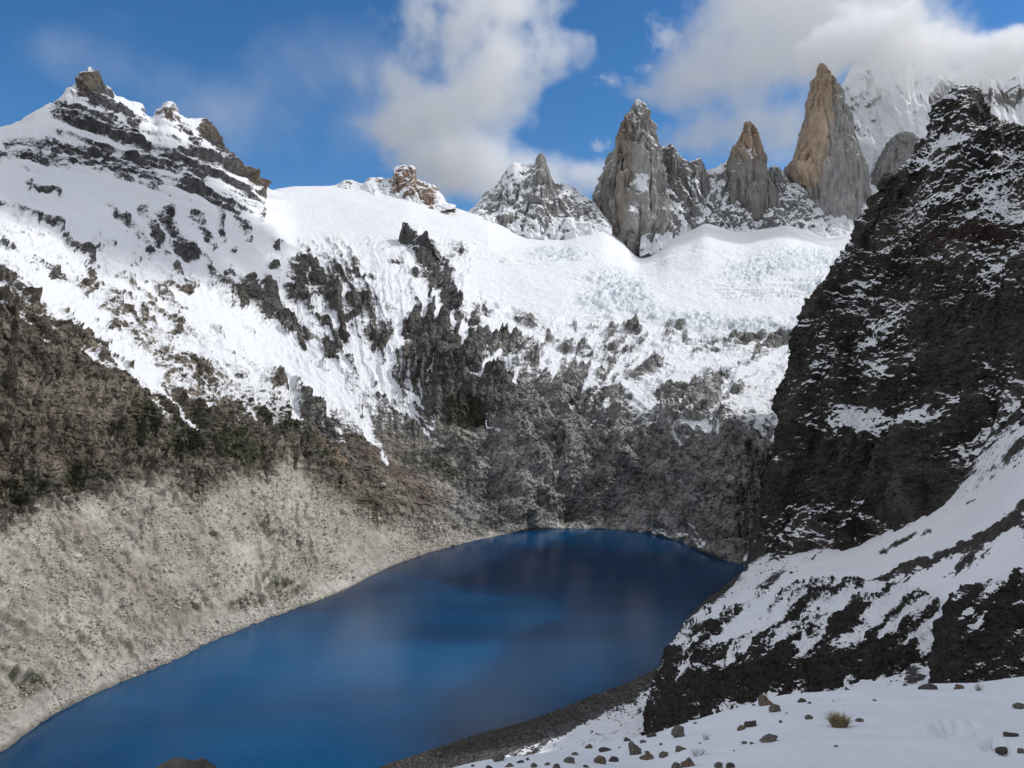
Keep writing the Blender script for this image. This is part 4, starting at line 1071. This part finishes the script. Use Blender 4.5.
# ------------------------------------------------------------------ clouds
def cloud(name, puffs, depth, dens, wl, label, erode=0.55, dscale=0.8, step=0.35, wisp=1.0, tint=(1, 1, 1)):
    m = bpy.data.materials.new(name + "_vapour"); m.use_nodes = True
    nt = m.node_tree; N, L = nt.nodes, nt.links
    N.remove(N["Principled BSDF"]); out = [n for n in N if n.type == 'OUTPUT_MATERIAL'][0]
    tc = N.new("ShaderNodeTexCoord")
    k = depth / F
    c0 = unproj(float(np.mean([p[0] for p in puffs])), float(np.mean([p[1] for p in puffs])), float(depth))
    lo, hi = np.full(3, 1e9), np.full(3, -1e9)
    V = tc.outputs["Object"]
    # soft warp of the puffs
    nz = N.new("ShaderNodeTexNoise"); nz.inputs["Scale"].default_value = 1 / wl; nz.inputs["Detail"].default_value = 7; nz.inputs["Roughness"].default_value = 0.58
    L.new(V, nz.inputs["Vector"])
    acc = None
    for p in puffs:
        x, y, rx, ry = p[:4]; w = p[4] if len(p) > 4 else 1.0; dd = p[5] if len(p) > 5 else 0.0
        c = unproj(float(x), float(y), float(depth)) - c0; c[1] += dd
        R = np.array([rx * k, rx * k * dscale, ry * k]) * 1.25
        lo = np.minimum(lo, c - R); hi = np.maximum(hi, c + R)
        s1 = N.new("ShaderNodeVectorMath"); s1.operation = 'MULTIPLY_ADD'
        s1.inputs[1].default_value = tuple(1 / R); s1.inputs[2].default_value = tuple(-c / R)
        L.new(V, s1.inputs[0])
        s2 = N.new("ShaderNodeVectorMath"); s2.operation = 'LENGTH'; L.new(s1.outputs[0], s2.inputs[0])
        v = math_node(nt, 'SUBTRACT', 1.0, s2.outputs["Value"])
        if w != 1.0: v = math_node(nt, 'MULTIPLY', v, w)
        if acc is None: acc = v
        else:
            acc = math_node(nt, 'SMOOTH_MAX', acc, v, 0.15)
    e = math_node(nt, 'MULTIPLY_ADD', math_node(nt, 'SUBTRACT', nz.outputs[0], 0.5), erode * 3.2, acc)
    e = math_node(nt, 'SUBTRACT', e, 0.12)
    inside = math_node(nt, 'GREATER_THAN', acc, 0.0)
    mr = N.new("ShaderNodeMapRange"); mr.interpolation_type = 'SMOOTHSTEP'; mr.inputs["From Max"].default_value = 0.5 * wisp; mr.inputs["To Max"].default_value = dens
    L.new(e, mr.inputs["Value"])
    d = math_node(nt, 'MULTIPLY', mr.outputs[0], math_node(nt, 'MULTIPLY', acc, 6.0, clamp=True))
    pv = N.new("ShaderNodeVolumePrincipled")
    pv.inputs["Color"].default_value = (*[0.999 * t for t in tint], 1); pv.inputs["Anisotropy"].default_value = 0.1
    L.new(d, pv.inputs["Density"]); L.new(pv.outputs[0], out.inputs["Volume"])
    try: m.cycles.volume_step_rate = step
    except Exception: pass
    bm = bmesh.new(); bmesh.ops.create_icosphere(bm, subdivisions=2, radius=1.0)
    # hull of the puffs: a box with clipped corners that follows them
    mid, half = (lo + hi) / 2, (hi - lo) / 2
    for v in bm.verts:
        n = np.array(v.co[:]); n = n / np.max(np.abs(n))
        v.co = Vector((mid + n * half).tolist())
    me = bpy.data.meshes.new(name); bm.to_mesh(me); bm.free(); me.materials.append(m)
    o = bpy.data.objects.new(name, me); sc.collection.objects.link(o); o.location = tuple(c0)
    tag(o, label, "cloud")
    return o
cloud("cloud", [(432,118,66,44),(478,96,60,54),(500,55,62,42,0.9),(560,50,36,24,0.9),(455,30,80,40,0.55),(398,128,44,26),(460,165,76,36),(520,182,80,28,0.85),(585,178,46,20,0.7),(500,0,70,34,0.8),(405,80,60,36,0.42)],
      7000, 0.0048, 300, "white puffy cloud in blue sky left of the spires, reaching down to the snowy skyline", erode=0.48, wisp=1.3)
cloud("cloud", [(690,82,54,32),(740,55,70,56),(800,40,80,60),(650,94,30,13,0.8),(870,20,80,50),(690,145,54,24,0.6),(735,125,60,38,0.7),(790,130,60,50,0.7),(940,45,60,34,0.8),(820,-20,120,60),(770,10,80,50)],
      5400, 0.0045, 260, "big bright cloud bank piled up behind the spires", erode=0.48, wisp=1.3)
cloud("cloud", [(230,110,150,46,0.5),(330,70,110,40,0.5),(120,60,120,40,0.4),(370,130,60,50,0.6)], 9000, 0.0005, 900, "faint thin veil of cloud over the left blue sky", erode=0.5, wisp=1.6, step=1.0)
cloud("cloud", [(664,36,20,17,0.6),(598,146,15,10,0.6),(612,80,22,6,0.5),(645,70,14,6,0.4),(655,20,12,10,0.4)], 6200, 0.004, 70, "small torn wisps of cloud in the blue gap above the sharp grey spire", erode=0.6, wisp=1.0)
cloud("cloud", [(822,54,30,26),(850,40,44,34),(895,42,52,36),(945,58,34,26),(1000,58,46,26),(885,80,40,18,0.6),(1035,50,44,28),(960,80,40,14,0.5)],
      3700, 0.015, 120, "wispy cloud wrapped round the top of the tallest spire and massif", step=0.4)

# cloud high above the left flank, out of the picture: it shades the upper snow
def shade_cloud(c, R, seed, dens, label):
    bm = bmesh.new(); bmesh.ops.create_icosphere(bm, subdivisions=5, radius=1.0)
    co = np.array([v.co[:] for v in bm.verts], np.float32)
    co = co * (1 + 0.75 * fbm(co * 1.6, 5, 0.55, off=seed))[:, None] * np.array(R)
    for v, q in zip(bm.verts, co): v.co = q
    me = bpy.data.meshes.new("cloud"); bm.to_mesh(me); bm.free()
    for p in me.polygons: p.use_smooth = True
    m = bpy.data.materials.new("thin_vapour"); m.use_nodes = True
    nt = m.node_tree; nt.nodes.remove(nt.nodes["Principled BSDF"]); out = nt.nodes[0]
    pv = nt.nodes.new("ShaderNodeVolumePrincipled"); pv.inputs["Density"].default_value = dens; pv.inputs["Color"].default_value = (0.99, 0.99, 0.99, 1)
    nt.links.new(pv.outputs[0], out.inputs["Volume"])
    me.materials.append(m)
    o = bpy.data.objects.new("cloud", me); sc.collection.objects.link(o); o.location = c
    tag(o, label, "cloud")
def over(x, y, d, t): p = unproj(float(x), float(y), float(d)); return tuple(p[i] + sdir[i] * t for i in range(3))
shade_cloud(over(115, 195, 1750, 1700), (560, 560, 130), 3.3, 0.0075, "cloud high above the valley casting shade on the left peak")
shade_cloud(over(745, 232, 3200, 2000), (420, 240, 70), 6.1, 0.009, "added flat cloud out of view, casting shade on the glacier head")  # added cloud, its shade stands in for the spires' own shadows
